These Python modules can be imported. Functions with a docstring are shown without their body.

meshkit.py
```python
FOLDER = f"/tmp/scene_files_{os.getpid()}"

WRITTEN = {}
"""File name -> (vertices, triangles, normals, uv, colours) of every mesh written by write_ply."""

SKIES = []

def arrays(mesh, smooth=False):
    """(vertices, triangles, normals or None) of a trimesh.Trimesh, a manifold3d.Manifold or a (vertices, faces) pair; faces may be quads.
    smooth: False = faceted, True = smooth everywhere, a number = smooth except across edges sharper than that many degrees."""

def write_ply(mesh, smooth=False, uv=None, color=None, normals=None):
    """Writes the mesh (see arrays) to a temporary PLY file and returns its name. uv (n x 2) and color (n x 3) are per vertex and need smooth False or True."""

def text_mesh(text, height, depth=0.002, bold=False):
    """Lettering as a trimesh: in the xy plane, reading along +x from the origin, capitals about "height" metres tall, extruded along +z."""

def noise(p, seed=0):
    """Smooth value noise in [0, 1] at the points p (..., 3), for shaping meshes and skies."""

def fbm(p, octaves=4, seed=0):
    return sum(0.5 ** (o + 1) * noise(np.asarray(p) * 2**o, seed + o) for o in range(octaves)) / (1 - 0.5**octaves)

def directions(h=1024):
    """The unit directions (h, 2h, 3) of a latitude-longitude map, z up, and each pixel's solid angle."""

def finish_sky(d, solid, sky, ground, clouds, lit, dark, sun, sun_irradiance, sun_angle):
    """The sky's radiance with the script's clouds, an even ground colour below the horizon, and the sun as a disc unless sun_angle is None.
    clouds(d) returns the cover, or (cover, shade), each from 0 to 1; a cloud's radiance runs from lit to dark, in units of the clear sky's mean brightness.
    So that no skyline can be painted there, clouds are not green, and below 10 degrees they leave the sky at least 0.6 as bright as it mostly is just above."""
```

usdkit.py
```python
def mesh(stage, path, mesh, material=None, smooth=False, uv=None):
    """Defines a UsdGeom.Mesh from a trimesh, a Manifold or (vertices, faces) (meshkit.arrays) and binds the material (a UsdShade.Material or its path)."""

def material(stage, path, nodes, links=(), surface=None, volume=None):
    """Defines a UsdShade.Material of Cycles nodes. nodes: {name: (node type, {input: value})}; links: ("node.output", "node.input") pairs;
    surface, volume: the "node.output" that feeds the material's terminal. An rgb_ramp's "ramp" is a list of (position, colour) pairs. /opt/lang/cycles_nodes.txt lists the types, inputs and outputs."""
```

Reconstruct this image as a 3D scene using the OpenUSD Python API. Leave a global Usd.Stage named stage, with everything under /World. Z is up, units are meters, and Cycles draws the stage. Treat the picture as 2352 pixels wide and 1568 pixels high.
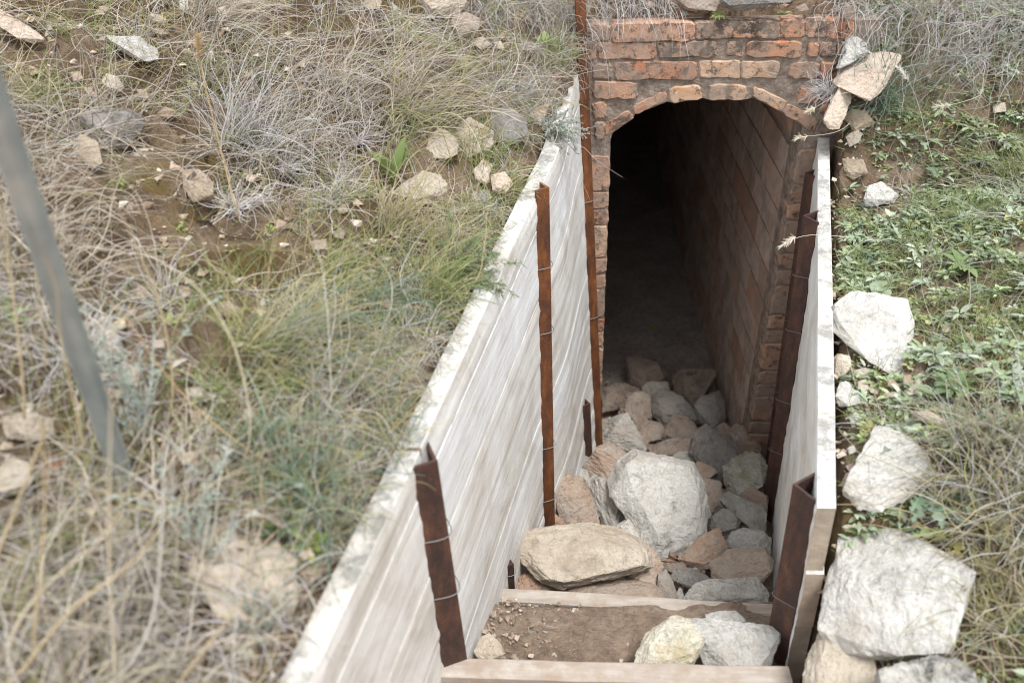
import math, numpy as np, trimesh, usdkit
from meshkit import fbm, noise
from pxr import Usd, UsdGeom, UsdLux, UsdShade, Gf, Sdf, Vt
from shapely.geometry import Polygon, box as sbox

stage = Usd.Stage.CreateInMemory()
UsdGeom.SetStageUpAxis(stage, 'Z'); UsdGeom.SetStageMetersPerUnit(stage, 1.0)
UsdGeom.Xform.Define(stage, '/World')

# ------------------------------------------------------------------ camera
F, CX, CY = 1862.0, 1176.0, 784.0          # lens in pixels of a 2352 x 1568 picture
def unit(v):
    v = np.array(v, float); return v / np.linalg.norm(v)
ZA = -unit((106, 2710, F)); YA = unit((114, -1284, F)); YA = unit(YA - ZA * (YA @ ZA)); XA = np.cross(YA, ZA)
RM = np.stack([XA, YA, ZA], 1)             # rows: camera right, down, forward in world axes
EYE = np.array([0, -2.53, 2.47])
cam = UsdGeom.Camera.Define(stage, '/World/camera')
m = np.eye(4); m[0, :3] = RM[0]; m[1, :3] = -RM[1]; m[2, :3] = -RM[2]; m[3, :3] = EYE
cam.AddTransformOp().Set(Gf.Matrix4d(m.tolist()))
cam.CreateHorizontalApertureAttr(36.0); cam.CreateVerticalApertureAttr(24.0)
cam.CreateFocalLengthAttr(F / 2352 * 36); cam.CreateFStopAttr(2.2); cam.CreateFocusDistanceAttr(2.25)
cam.CreateClippingRangeAttr(Gf.Vec2f(0.05, 1000))
cam.CreateExposureAttr(1.48)

# ------------------------------------------------------------------ sky and soft sun (bright overcast)
SUN_DIR = unit((0.20, -0.30, 0.93))
dome = UsdLux.DomeLight.Define(stage, '/World/sky')
skym = usdkit.material(stage, '/World/Looks/sky', {
    'sky': ('sky_texture', {'sky_type': 'single_scattering', 'sun_disc': False, 'sun_elevation': math.asin(SUN_DIR[2]), 'sun_rotation': math.atan2(SUN_DIR[0], SUN_DIR[1])}),
    'tc': ('texture_coordinate', {}),
    'n': ('noise_texture', {'scale': 1.6, 'detail': 5.0, 'roughness': 0.55}),
    'r': ('rgb_ramp', {'ramp': [(0.25, (5.5, 5.95, 6.5)), (0.75, (9.0, 9.3, 9.65))]}),
    'mx': ('mix', {'fac': 0.84}),
    'bg': ('background_shader', {'strength': 0.08})},
    [('tc.generated', 'n.vector'), ('n.fac', 'r.fac'), ('sky.color', 'mx.color1'), ('r.color', 'mx.color2'), ('mx.color', 'bg.color')], surface='bg.background')
UsdShade.MaterialBindingAPI.Apply(dome.GetPrim()).Bind(skym)
dome.GetPrim().SetCustomDataByKey('kind', 'structure')
sun = UsdLux.DistantLight.Define(stage, '/World/sun')
sun.CreateIntensityAttr(0.40); sun.CreateAngleAttr(18.0); sun.CreateNormalizeAttr(True); sun.CreateColorAttr(Gf.Vec3f(1.0, 0.985, 0.96))
zb = SUN_DIR; xb = unit(np.cross((0, 1, 0), zb)); yb = np.cross(zb, xb)
ms = np.eye(4); ms[0, :3] = xb; ms[1, :3] = yb; ms[2, :3] = zb
sun.AddTransformOp().Set(Gf.Matrix4d(ms.tolist()))

# ------------------------------------------------------------------ helpers
rng = np.random.default_rng(7)
used = {}
def fresh(parent, name):
    k = (str(parent), name); n = used.get(k, 0); used[k] = n + 1
    return f'{parent}/{name}' if n == 0 else f'{parent}/{name}_{n:03d}'
def ppath(p): return '/World' if p is None else (p if isinstance(p, str) else str(p.GetPath()))
def data(prim, label=None, cat=None, group=None, kind=None):
    for k, v in (('label', label), ('category', cat), ('group', group), ('kind', kind)):
        if v: prim.SetCustomDataByKey(k, v)
    return prim
def thing(name, label, cat, loc=(0, 0, 0), group=None):
    x = UsdGeom.Xform.Define(stage, fresh('/World', name)); x.AddTranslateOp().Set(Gf.Vec3d(*map(float, loc)))
    return data(x.GetPrim(), label, cat, group)
def origin(parent):
    """world position of a thing, so that parts given in world metres can be put under it"""
    if parent is None: return np.zeros(3)
    p = stage.GetPrimAtPath('/' + '/'.join(ppath(parent).strip('/').split('/')[:2]))
    return np.array(UsdGeom.XformCache().GetLocalToWorldTransform(p).ExtractTranslation()) if p else np.zeros(3)
def obj(name, mesh, mat, parent=None, smooth=False, label=None, cat=None, group=None, kind=None, at=None, tint=None):
    """ONE mesh prim. Mesh vertices are world metres; a top-level mesh gets its own origin at its base."""
    path = fresh(ppath(parent), name)
    v, f = (np.array(mesh.vertices, float), np.array(mesh.faces)) if hasattr(mesh, 'vertices') else (np.array(mesh[0], float), np.array(mesh[1]))
    if parent is None:
        o = np.array([v[:, 0].mean(), v[:, 1].mean(), v[:, 2].min()]) if at is None else np.array(at, float)
    else: o = origin(parent)
    g = usdkit.mesh(stage, path, (v - o, f), mat, smooth=smooth)
    if parent is None: g.AddTranslateOp().Set(Gf.Vec3d(*map(float, o)))
    if tint is not None:
        UsdGeom.PrimvarsAPI(g).CreatePrimvar('tint', Sdf.ValueTypeNames.Color3fArray, 'vertex').Set(Vt.Vec3fArray.FromNumpy(np.asarray(tint, np.float32)))
    return data(g.GetPrim(), label, cat, group, kind)
def curves(name, pts, width, mat, parent=None, tint=None, **kw):
    """pts (n,K,3) world metres, width (n,K)"""
    n, K = pts.shape[:2]
    o = origin(parent)
    c = UsdGeom.BasisCurves.Define(stage, fresh(ppath(parent), name))
    c.CreateTypeAttr('linear'); c.CreateWrapAttr('nonperiodic')
    c.CreateCurveVertexCountsAttr(Vt.IntArray.FromNumpy(np.full(n, K, np.int32)))
    c.CreatePointsAttr(Vt.Vec3fArray.FromNumpy((pts.reshape(-1, 3) - o).astype(np.float32)))
    c.CreateWidthsAttr(Vt.FloatArray.FromNumpy(width.astype(np.float32).ravel())); c.SetWidthsInterpolation('vertex')
    if tint is not None:
        UsdGeom.PrimvarsAPI(c).CreatePrimvar('tint', Sdf.ValueTypeNames.Color3fArray, 'vertex').Set(Vt.Vec3fArray.FromNumpy(np.repeat(tint, K, 0).astype(np.float32)))
    UsdShade.MaterialBindingAPI.Apply(c.GetPrim()).Bind(mat)
    return data(c.GetPrim(), **kw)
def join(ms):
    v, f, n = [], [], 0
    for a in ms:
        a = (a.vertices, a.faces) if hasattr(a, 'vertices') else a
        v.append(np.asarray(a[0], float)); f.append(np.asarray(a[1]) + n); n += len(a[0])
    return np.vstack(v), np.vstack(f)
def tube(pts, r, sides=8, cap=True):
    pts = np.asarray(pts, float); K = len(pts); r = np.broadcast_to(np.asarray(r, float), (K,))
    t = np.gradient(pts, axis=0); t /= np.linalg.norm(t, axis=1, keepdims=True) + 1e-12
    ref = np.array([0, 0, 1.0]) if abs(t[0, 2]) < 0.9 else np.array([1.0, 0, 0])
    V = []
    for k in range(K):
        a = unit(np.cross(t[k], ref)); b = np.cross(t[k], a); ref = unit(np.cross(a, t[k])) if np.linalg.norm(np.cross(a, t[k])) > 0 else ref
        th = np.linspace(0, 2 * np.pi, sides, endpoint=False)
        V.append(pts[k] + r[k] * (np.cos(th)[:, None] * a + np.sin(th)[:, None] * b))
    V = np.vstack(V); Fc = []
    for k in range(K - 1):
        for s in range(sides):
            a, b = k * sides + s, k * sides + (s + 1) % sides
            Fc += [(a, b, b + sides), (a, b + sides, a + sides)]
    if cap:
        n = len(V); V = np.vstack([V, pts[:1], pts[-1:]])
        for s in range(sides):
            Fc += [(n, (s + 1) % sides, s), (n + 1, (K - 1) * sides + s, (K - 1) * sides + (s + 1) % sides)]
    return V, np.array(Fc)
def spline(P, n=24):
    from scipy.interpolate import CubicSpline
    P = np.asarray(P, float); u = np.r_[0, np.cumsum(np.linalg.norm(np.diff(P, axis=0), axis=1))]
    return CubicSpline(u, P)(np.linspace(0, u[-1], n)) if len(P) > 2 else P[0] + np.linspace(0, 1, n)[:, None] * (P[-1] - P[0])
def ray(px, py): return RM.T @ np.array([(px - CX) / F, (py - CY) / F, 1.0])
def at_depth(px, py, d): return EYE + ray(px, py) * d
def on_y(px, py, y):
    r = ray(px, py); return EYE + r * (y - EYE[1]) / r[1]
def on_z(px, py, z):
    r = ray(px, py); return EYE + r * (z - EYE[2]) / r[2]

# ------------------------------------------------------------------ the lie of the land
def sm(a, b, x):
    t = np.clip((x - a) / (b - a), 0, 1); return t * t * (3 - 2 * t)
def x_left(y): return 0.068 + 0.2309 * np.minimum(y, 0)         # outer face of the left plank wall
def x_right(y): return 0.857 + 0.2309 * np.minimum(y, 0)        # outer face of the right plank wall
def top_left(y): return 1.755 + 0.1368 * np.minimum(y, 0)
def top_right(y): return 1.524 + 0.1368 * np.minimum(y, 0)
def pile(y):                                                     # what the rubble lies on
    return np.interp(y, [-4, -2.2, -1.56, -1.52, -1.20, -1.19, -0.75, -0.35, 0.0, 0.35, 0.8, 1.3, 9], [.95, .95, .92, .80, .752, .62, .47, .33, .2, .08, .02, 0, 0])
def ground_base(x, y):
    """smooth ground without lumps"""
    x, y = np.asarray(x, float), np.asarray(y, float)
    xl, xr = x_left(y), x_right(y)
    dl, dr = np.maximum(xl - x, 0), np.maximum(x - xr, 0)
    yy = np.clip(y, -6, 40)
    left = 1.752 + 0.1368 * np.clip(y, -6, 0) + 0.30 * np.minimum(dl, 3) + 0.14 * np.maximum(dl - 3, 0)
    right = 1.485 + 0.1368 * np.clip(y, -6, 0) + 0.27 * np.minimum(dr, 3) + 0.12 * np.maximum(dr - 3, 0)
    right = right - 0.34 * sm(-1.25, -1.55, y) * np.exp(-dr / 0.28)
    right = right + sm(-0.30, 0.12, y) * 0.42 * np.exp(-dr / 0.5)
    left = left + sm(-0.40, 0.05, y) * 0.15 * np.exp(-dl / 0.5)
    w = np.clip((x - xl) / np.maximum(xr - xl, 0.05), 0, 1)
    mid = left * (1 - w) + right * w
    back = 1.90 + 0.0 * x
    z = np.where(x < xl, left, np.where(x > xr, right, np.where(y > 0, np.maximum(mid, back), mid)))
    z = z + 0.42 * np.clip(y - 0.03, 0, 6) + 0.12 * np.clip(y - 6, 0, 60)
    z = z + np.where((x > xl) & (x < xr), 0.05 * sm(0.1, 0.35, y), 0)
    return z
def lumps(x, y):
    p = np.stack([np.asarray(x, float), np.asarray(y, float), np.zeros_like(np.asarray(x, float))], -1)
    near = np.exp(-np.maximum(np.hypot(p[..., 0], p[..., 1] + .5) - 3, 0) / 6)
    nn_ = fbm(p * 3.3 + 5, 3, 23); ledge = 0.55 * (np.round(nn_ * 6) / 6 - nn_) * near * np.where(p[..., 0] < x_left(p[..., 1]), 1.0, .35)
    return ledge + (0.24 * (fbm(p * 2.6, 3, 3) - 0.5) + 0.085 * (fbm(p * 9, 3, 11) - 0.5)) * near + 0.04 * (fbm(p * 30, 2, 5) - 0.5) * near + 0.5 * (fbm(p * 0.23, 3, 9) - 0.5) * (1 - near)
def ground(x, y):
    xl, xr = x_left(y), x_right(y)
    d = np.where(np.asarray(x) < xl, xl - x, np.where(np.asarray(x) > xr, x - xr, np.maximum(np.asarray(y), 0)))
    return ground_base(x, y) + lumps(x, y) * np.clip(0.25 + d / 0.25, 0.25, 1)
def in_trench(x, y):
    return (np.asarray(x) > x_left(y) - 0.0) & (np.asarray(x) < x_right(y) + 0.012 + 0.05 * sm(-1.38, -1.44, y)) & (np.asarray(y) < 0.045) & (np.asarray(y) > -4)
TS = np.linspace(0.3, 12, 5000)
def hit(px, py, where='ground'):
    Q = EYE + TS[:, None] * ray(px, py)
    h = pile(Q[:, 1]) if where == 'pile' else ground(Q[:, 0], Q[:, 1])
    k = int(np.argmax(Q[:, 2] < h)); return Q[k], TS[k]

# ------------------------------------------------------------------ materials
LOOK = '/World/Looks/'
def mat(name, nodes, links, surface='p.BSDF'):
    return usdkit.material(stage, LOOK + name, nodes, links, surface=surface)
def stone(name, a, b, dark, speck=0.42, moss=None, rough=0.92, bump=0.6, lich=None):
    """weathered limestone: two tones, dark specks, a little dust on top"""
    n = {'g': ('geometry', {}), 'oi': ('object_info', {}),
         'off': ('vector_math', {'math_type': 'multiply_add', 'vector2': (1, 1, 1)}), 'sc': ('vector_math', {'math_type': 'scale', 'scale': 9.0}),
         'cx': ('combine_xyz', {}),
         'n1': ('noise_texture', {'scale': 11.0, 'detail': 7.0, 'roughness': 0.62, 'distortion': 0.6}),
         'r1': ('rgb_ramp', {'ramp': [(0.32, a), (0.50, tuple((np.array(a) + b) / 2)), (0.68, b)]}),
         'n2': ('noise_texture', {'scale': 19.0, 'detail': 9.0, 'roughness': 0.74, 'distortion': 0.7}),
         'r2': ('rgb_ramp', {'ramp': [(speck - .13, (0.9, 0.9, 0.9)), (speck - .03, (0.30, 0.30, 0.30)), (speck + .07, (0, 0, 0))]}),
         'm1': ('mix', {'mix_type': 'mix', 'color2': dark}),
         'n3': ('noise_texture', {'scale': 120.0, 'detail': 4.0, 'roughness': 0.7}),
         'r3': ('rgb_ramp', {'ramp': [(0.32, (0.80, 0.79, 0.78)), (0.5, (1.0, 1.0, 1.0)), (0.68, (1.10, 1.10, 1.10))]}),
         'm2': ('mix', {'mix_type': 'multiply', 'fac': 1.0}),
         'hv': ('hsv', {}), 'vr': ('map_range', {'to_min': 0.86, 'to_max': 1.10}),
         'v': ('voronoi_texture', {'scale': 46.0, 'feature': 'f1'}),
         'ad': ('math', {'math_type': 'multiply_add', 'value2': 0.35}),
         'ad2': ('math', {'math_type': 'multiply_add', 'value2': 0.15}),
         'bp': ('bump', {'strength': bump, 'distance': 0.018}),
         'p': ('principled_bsdf', {'roughness': rough, 'specular_ior_level': 0.25})}
    l = [('oi.random', 'cx.x'), ('oi.random', 'cx.y'), ('cx.vector', 'sc.vector1'), ('g.position', 'off.vector1'), ('sc.vector', 'off.vector3'),
         ('off.vector', 'n1.vector'), ('off.vector', 'n2.vector'), ('off.vector', 'n3.vector'), ('off.vector', 'v.vector'),
         ('n1.fac', 'r1.fac'), ('n2.fac', 'r2.fac'), ('r2.color', 'm1.fac'), ('r1.color', 'm1.color1'), ('m1.color', 'm2.color1'), ('n3.fac', 'r3.fac'), ('r3.color', 'm2.color2'),
         ('oi.random', 'vr.value'), ('vr.result', 'hv.value'),
         ('n2.fac', 'ad.value1'), ('n3.fac', 'ad.value3'), ('v.distance', 'ad2.value1'), ('ad.value', 'ad2.value3'), ('ad2.value', 'bp.height'), ('bp.normal', 'p.normal')]
    last = 'm2.color'
    if moss is not None:
        n['n4'] = ('noise_texture', {'scale': 7.0, 'detail': 5.0, 'roughness': 0.65}); n['r4'] = ('rgb_ramp', {'ramp': [(0.52, (0, 0, 0)), (0.66, (0.8, 0.8, 0.8))]})
        n['m3'] = ('mix', {'color2': moss})
        l += [('off.vector', 'n4.vector'), ('n4.fac', 'r4.fac'), ('r4.color', 'm3.fac'), (last, 'm3.color1')]; last = 'm3.color'
    l += [(last, 'hv.color'), ('hv.color', 'p.base_color')]
    return mat(name, n, l)
DUST = (.37, .30, .225)
ST = {
 'white': stone('stone_white', (.49, .465, .42), (.60, .58, .54), (.20, .18, .16), .445, moss=(.43, .385, .325)),
 'cream': stone('stone_cream', (.44, .37, .285), (.55, .48, .395), (.20, .17, .135), .42, moss=DUST),
 'grey': stone('stone_grey', (0.310, 0.288, 0.258), (0.430, 0.404, 0.361), (0.133, 0.120, 0.107), .44, moss=(0.344, 0.292, 0.241)),
 'dark': stone('stone_dark', (0.172, 0.155, 0.142), (0.292, 0.267, 0.241), (0.073, 0.065, 0.060), .45, moss=(0.284, 0.249, 0.215)),
 'tan': stone('stone_tan', (0.361, 0.258, 0.189), (0.456, 0.378, 0.310), (0.163, 0.129, 0.103), .42, moss=(0.387, 0.335, 0.284)),
 'orange': stone('stone_orange', (0.361, 0.211, 0.133), (0.404, 0.292, 0.224), (0.155, 0.116, 0.090), .42, moss=(0.370, 0.310, 0.249)),
 'brown': stone('stone_brown', (0.241, 0.181, 0.138), (0.335, 0.275, 0.228), (0.103, 0.082, 0.069), .45, moss=(0.327, 0.275, 0.232)),
 'pink': stone('stone_pink', (.56, .43, .33), (.62, .53, .44), (.33, .25, .19), .38),
 'mossy': stone('stone_mossy', (.40, .38, .30), (.56, .54, .46), (.14, .13, .10), .46, moss=(.26, .235, .13)),
 'yellow': stone('stone_yellow', (.47, .43, .33), (.58, .54, .455), (.20, .185, .15), .41, moss=(.37, .29, .13)),
 'lichen': stone('stone_lichen', (.47, .45, .41), (.56, .53, .48), (.05, .05, .05), .52),
 'soilstone': stone('stone_soil', (.33, .25, .17), (.46, .38, .29), (.14, .11, .08), .44),
}
def soil_mat(name, c0, c1, c2, moss=None, bump=0.8):
    n = {'g': ('geometry', {}), 'n1': ('noise_texture', {'scale': 5.0, 'detail': 8.0, 'roughness': 0.65}), 'r1': ('rgb_ramp', {'ramp': [(0.3, c0), (0.5, c1), (0.7, c2)]}),
         'v': ('noise_texture', {'scale': 48.0, 'detail': 9.0, 'roughness': 0.78, 'distortion': 0.5}), 'n2': ('noise_texture', {'scale': 170.0, 'detail': 5.0, 'roughness': 0.7}),
         'rv': ('rgb_ramp', {'ramp': [(0.32, (0.5, 0.48, 0.46)), (0.5, (1.0, 1.0, 1.0)), (0.66, (1.4, 1.36, 1.3))]}),
         'm1': ('mix', {'mix_type': 'multiply', 'fac': 0.95}),
         'ad': ('math', {'math_type': 'multiply_add', 'value2': 2.2}), 'bp': ('bump', {'strength': bump, 'distance': 0.028}),
         'p': ('principled_bsdf', {'roughness': 0.95, 'specular_ior_level': 0.15})}
    l = [('g.position', x + '.vector') for x in ('n1', 'n2', 'v')] + [('n1.fac', 'r1.fac'), ('v.fac', 'rv.fac'), ('r1.color', 'm1.color1'), ('rv.color', 'm1.color2'),
         ('v.fac', 'ad.value1'), ('n2.fac', 'ad.value3'), ('ad.value', 'bp.height'), ('bp.normal', 'p.normal')]
    last = 'm1.color'
    if moss:
        n['n4'] = ('noise_texture', {'scale': 3.2, 'detail': 6.0, 'roughness': 0.7}); n['r4'] = ('rgb_ramp', {'ramp': [(0.52, (0, 0, 0)), (0.66, (0.8, 0.8, 0.8))]}); n['m3'] = ('mix', {'color2': moss})
        l += [('g.position', 'n4.vector'), ('n4.fac', 'r4.fac'), ('r4.color', 'm3.fac'), (last, 'm3.color1')]; last = 'm3.color'
    return mat(name, n, l + [(last, 'p.base_color')])
SOIL = soil_mat('soil', (.15, .10, .065), (.275, .195, .13), (.42, .32, .225), moss=(.23, .16, .05))
TREAD = soil_mat('trodden_earth', (.20, .145, .105), (.29, .215, .16), (.39, .305, .235), bump=.7)
TFLOOR = soil_mat('tunnel_earth', (.25, .215, .185), (.33, .285, .245), (.40, .35, .30), bump=.3)
def brick_mat(name, base, light, orange, black=0.50, amount=0.85):
    n = {'g': ('geometry', {}), 'oi': ('object_info', {}), 'cx': ('combine_xyz', {}), 'sc': ('vector_math', {'math_type': 'scale', 'scale': 7.0}), 'off': ('vector_math', {'math_type': 'multiply_add', 'vector2': (1, 1, 1)}),
         'n1': ('noise_texture', {'scale': 16.0, 'detail': 5.0, 'roughness': 0.6}), 'r1': ('rgb_ramp', {'ramp': [(0.35, base), (0.52, light), (0.64, orange)]}),
         'n2': ('noise_texture', {'scale': 38.0, 'detail': 7.0, 'roughness': 0.72}), 'r2': ('rgb_ramp', {'ramp': [(black, (0, 0, 0)), (black + .09, (amount,) * 3)]}), 'm1': ('mix', {'color2': (.045, .038, .032)}),
         'n5': ('noise_texture', {'scale': 9.0, 'detail': 6.0, 'roughness': 0.7}), 'r5': ('rgb_ramp', {'ramp': [(0.44, (0, 0, 0)), (0.62, (0.72, 0.72, 0.72))]}), 'm2': ('mix', {'color2': (.27, .22, .18)}),
         'n3': ('noise_texture', {'scale': 160.0, 'detail': 5.0, 'roughness': 0.7}), 'ad': ('math', {'math_type': 'multiply_add', 'value2': 0.6}),
         'bp': ('bump', {'strength': 0.6, 'distance': 0.008}), 'p': ('principled_bsdf', {'roughness': 0.93, 'specular_ior_level': 0.2})}
    l = [('oi.random', 'cx.x'), ('oi.random', 'cx.z'), ('cx.vector', 'sc.vector1'), ('g.position', 'off.vector1'), ('sc.vector', 'off.vector3')] + [('off.vector', x + '.vector') for x in ('n1', 'n2', 'n3', 'n5')]
    l += [('n1.fac', 'r1.fac'), ('n2.fac', 'r2.fac'), ('r1.color', 'm1.color1'), ('r2.color', 'm1.fac'), ('m1.color', 'm2.color1'), ('n5.fac', 'r5.fac'), ('r5.color', 'm2.fac'), ('m2.color', 'p.base_color'),
          ('n2.fac', 'ad.value1'), ('n3.fac', 'ad.value3'), ('ad.value', 'bp.height'), ('bp.normal', 'p.normal')]
    return mat(name, n, l)
BR = {
 'salmon': brick_mat('brick_salmon', (.37, .20, .135), (.50, .31, .22), (.48, .26, .15), .52, .85),
 'orange': brick_mat('brick_orange', (.36, .165, .10), (.47, .26, .165), (.52, .18, .075), .49, .88),
 'sooty': brick_mat('brick_sooty', (.28, .16, .11), (.44, .29, .21), (.42, .23, .14), .45, .92),
 'buff': brick_mat('brick_buff', (.45, .28, .18), (.55, .38, .27), (.50, .29, .16), .52, .85),
 'dull': brick_mat('brick_dull', (.29, .18, .13), (.38, .27, .20), (.34, .20, .14), .53, .65),
 'in_a': brick_mat('brick_inner_plain', (0.448, 0.302, 0.224), (0.515, 0.370, 0.291), (0.470, 0.302, 0.213), .62, .4),
 'in_b': brick_mat('brick_inner_red', (0.403, 0.235, 0.168), (0.459, 0.291, 0.213), (0.448, 0.246, 0.168), .62, .4),
 'in_c': brick_mat('brick_inner_grey', (0.470, 0.358, 0.291), (0.538, 0.426, 0.358), (0.470, 0.347, 0.269), .62, .4),
}
def mortar_mat(name, a, b, c):
    return mat(name, {'g': ('geometry', {}), 'n1': ('noise_texture', {'scale': 22.0, 'detail': 7.0, 'roughness': 0.7}), 'r1': ('rgb_ramp', {'ramp': [(0.3, a), (0.5, b), (0.68, c)]}),
        'n2': ('noise_texture', {'scale': 110.0, 'detail': 6.0, 'roughness': 0.7}), 'ad': ('math', {'math_type': 'multiply_add', 'value2': 1.5}), 'bp': ('bump', {'strength': 0.8, 'distance': 0.012}), 'p': ('principled_bsdf', {'roughness': 0.95, 'specular_ior_level': 0.15})},
        [('g.position', 'n1.vector'), ('g.position', 'n2.vector'), ('n1.fac', 'r1.fac'), ('r1.color', 'p.base_color'), ('n1.fac', 'ad.value1'), ('n2.fac', 'ad.value3'), ('ad.value', 'bp.height'), ('bp.normal', 'p.normal')])
MORTAR = mortar_mat('old_mortar', (.13, .10, .08), (.26, .205, .165), (.42, .34, .275))
INMORTAR = mortar_mat('inner_mortar', (.24, .18, .145), (.31, .24, .195), (.38, .31, .26))
def plank_mat(name, white, cream, grey, end, dirt=0.55):
    """whitewashed, weathered timber: grain runs along the plank, lichen on top, raw end grain"""
    n = {'g': ('geometry', {}), 'rot': ('vector_rotate', {'rotate_type': 'euler_xyz', 'rotation': (0.0, 0.0, 0.0)}), 'rz': ('vector_rotate', {'rotate_type': 'z_axis', 'angle': math.radians(13.0)}),
         'rx': ('vector_rotate', {'rotate_type': 'x_axis', 'angle': math.radians(-7.6)}),
         'mp': ('mapping', {'scale': (1.0, 0.075, 1.0)}), 'mp2': ('mapping', {'scale': (1.0, 0.11, 1.0)}),
         'n1': ('noise_texture', {'scale': 26.0, 'detail': 6.0, 'roughness': 0.62, 'distortion': 0.9}), 'r1': ('rgb_ramp', {'ramp': [(0.27, grey), (0.38, cream), (0.48, white), (0.58, tuple(np.array(white) * .94)), (0.70, white)]}),
         'n2': ('noise_texture', {'scale': 75.0, 'detail': 6.0, 'roughness': 0.72, 'distortion': 0.4}), 'r2': ('rgb_ramp', {'ramp': [(dirt + .02, (0, 0, 0)), (dirt + .15, (0.32, 0.32, 0.32))]}), 'm1': ('mix', {'color2': (.33, .28, .23)}),
         'n6': ('noise_texture', {'scale': 4.5, 'detail': 8.0, 'roughness': 0.68, 'distortion': 0.8}), 'r6': ('rgb_ramp', {'ramp': [(0.34, (0.74, 0.70, 0.645)), (0.50, (0.93, 0.915, 0.89)), (0.64, (1.04, 1.04, 1.04))]}), 'm0': ('mix', {'mix_type': 'multiply', 'fac': 1.0}),
         'sx': ('separate_xyz', {}), 'up': ('map_range', {'from_min': 0.75, 'from_max': 0.95, 'clamp': True}), 'n3': ('noise_texture', {'scale': 10.0, 'detail': 9.0, 'roughness': 0.78}),
         'r3': ('rgb_ramp', {'ramp': [(0.45, (0, 0, 0)), (0.58, (0.80, 0.80, 0.80))]}), 'mu': ('math', {'math_type': 'multiply'}), 'm2': ('mix', {'color2': (.17, .165, .15)}),
         'en': ('map_range', {'from_min': -0.80, 'from_max': -0.90, 'clamp': True}), 'm3': ('mix', {}), 'n4': ('noise_texture', {'scale': 30.0, 'detail': 5.0}), 'r4': ('rgb_ramp', {'ramp': [(0.3, tuple(np.array(end) * .75)), (0.7, end)]}),
         'ad': ('math', {'math_type': 'multiply_add', 'value2': 0.7}), 'bp': ('bump', {'strength': 0.45, 'distance': 0.008}), 'p': ('principled_bsdf', {'roughness': 0.8, 'specular_ior_level': 0.25})}
    l = [('g.position', 'rz.vector'), ('rz.vector', 'rx.vector'), ('rx.vector', 'mp.vector'), ('rx.vector', 'mp2.vector'), ('mp.vector', 'n1.vector'), ('mp2.vector', 'n2.vector'), ('g.position', 'n3.vector'), ('g.position', 'n4.vector'), ('g.position', 'n6.vector'),
         ('n1.fac', 'r1.fac'), ('n6.fac', 'r6.fac'), ('r1.color', 'm0.color1'), ('r6.color', 'm0.color2'), ('m0.color', 'm1.color1'), ('n2.fac', 'r2.fac'), ('r2.color', 'm1.fac'),
         ('g.normal', 'sx.vector'), ('sx.z', 'up.value'), ('n3.fac', 'r3.fac'), ('r3.color', 'mu.value1'), ('up.result', 'mu.value2'), ('mu.value', 'm2.fac'), ('m1.color', 'm2.color1'),
         ('sx.y', 'en.value'), ('en.result', 'm3.fac'), ('m2.color', 'm3.color1'), ('n4.fac', 'r4.fac'), ('r4.color', 'm3.color2'), ('m3.color', 'p.base_color'),
         ('n1.fac', 'ad.value1'), ('n2.fac', 'ad.value3'), ('ad.value', 'bp.height'), ('bp.normal', 'p.normal')]
    del n['rot']
    return mat(name, n, l)
PLANK = plank_mat('whitewashed_plank', (.67, .655, .63), (.63, .605, .565), (.52, .49, .45), (.38, .31, .24))
PLANK2 = plank_mat('whitewashed_plank_warm', (.65, .63, .60), (.60, .57, .525), (.50, .465, .42), (.42, .335, .26))
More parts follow.
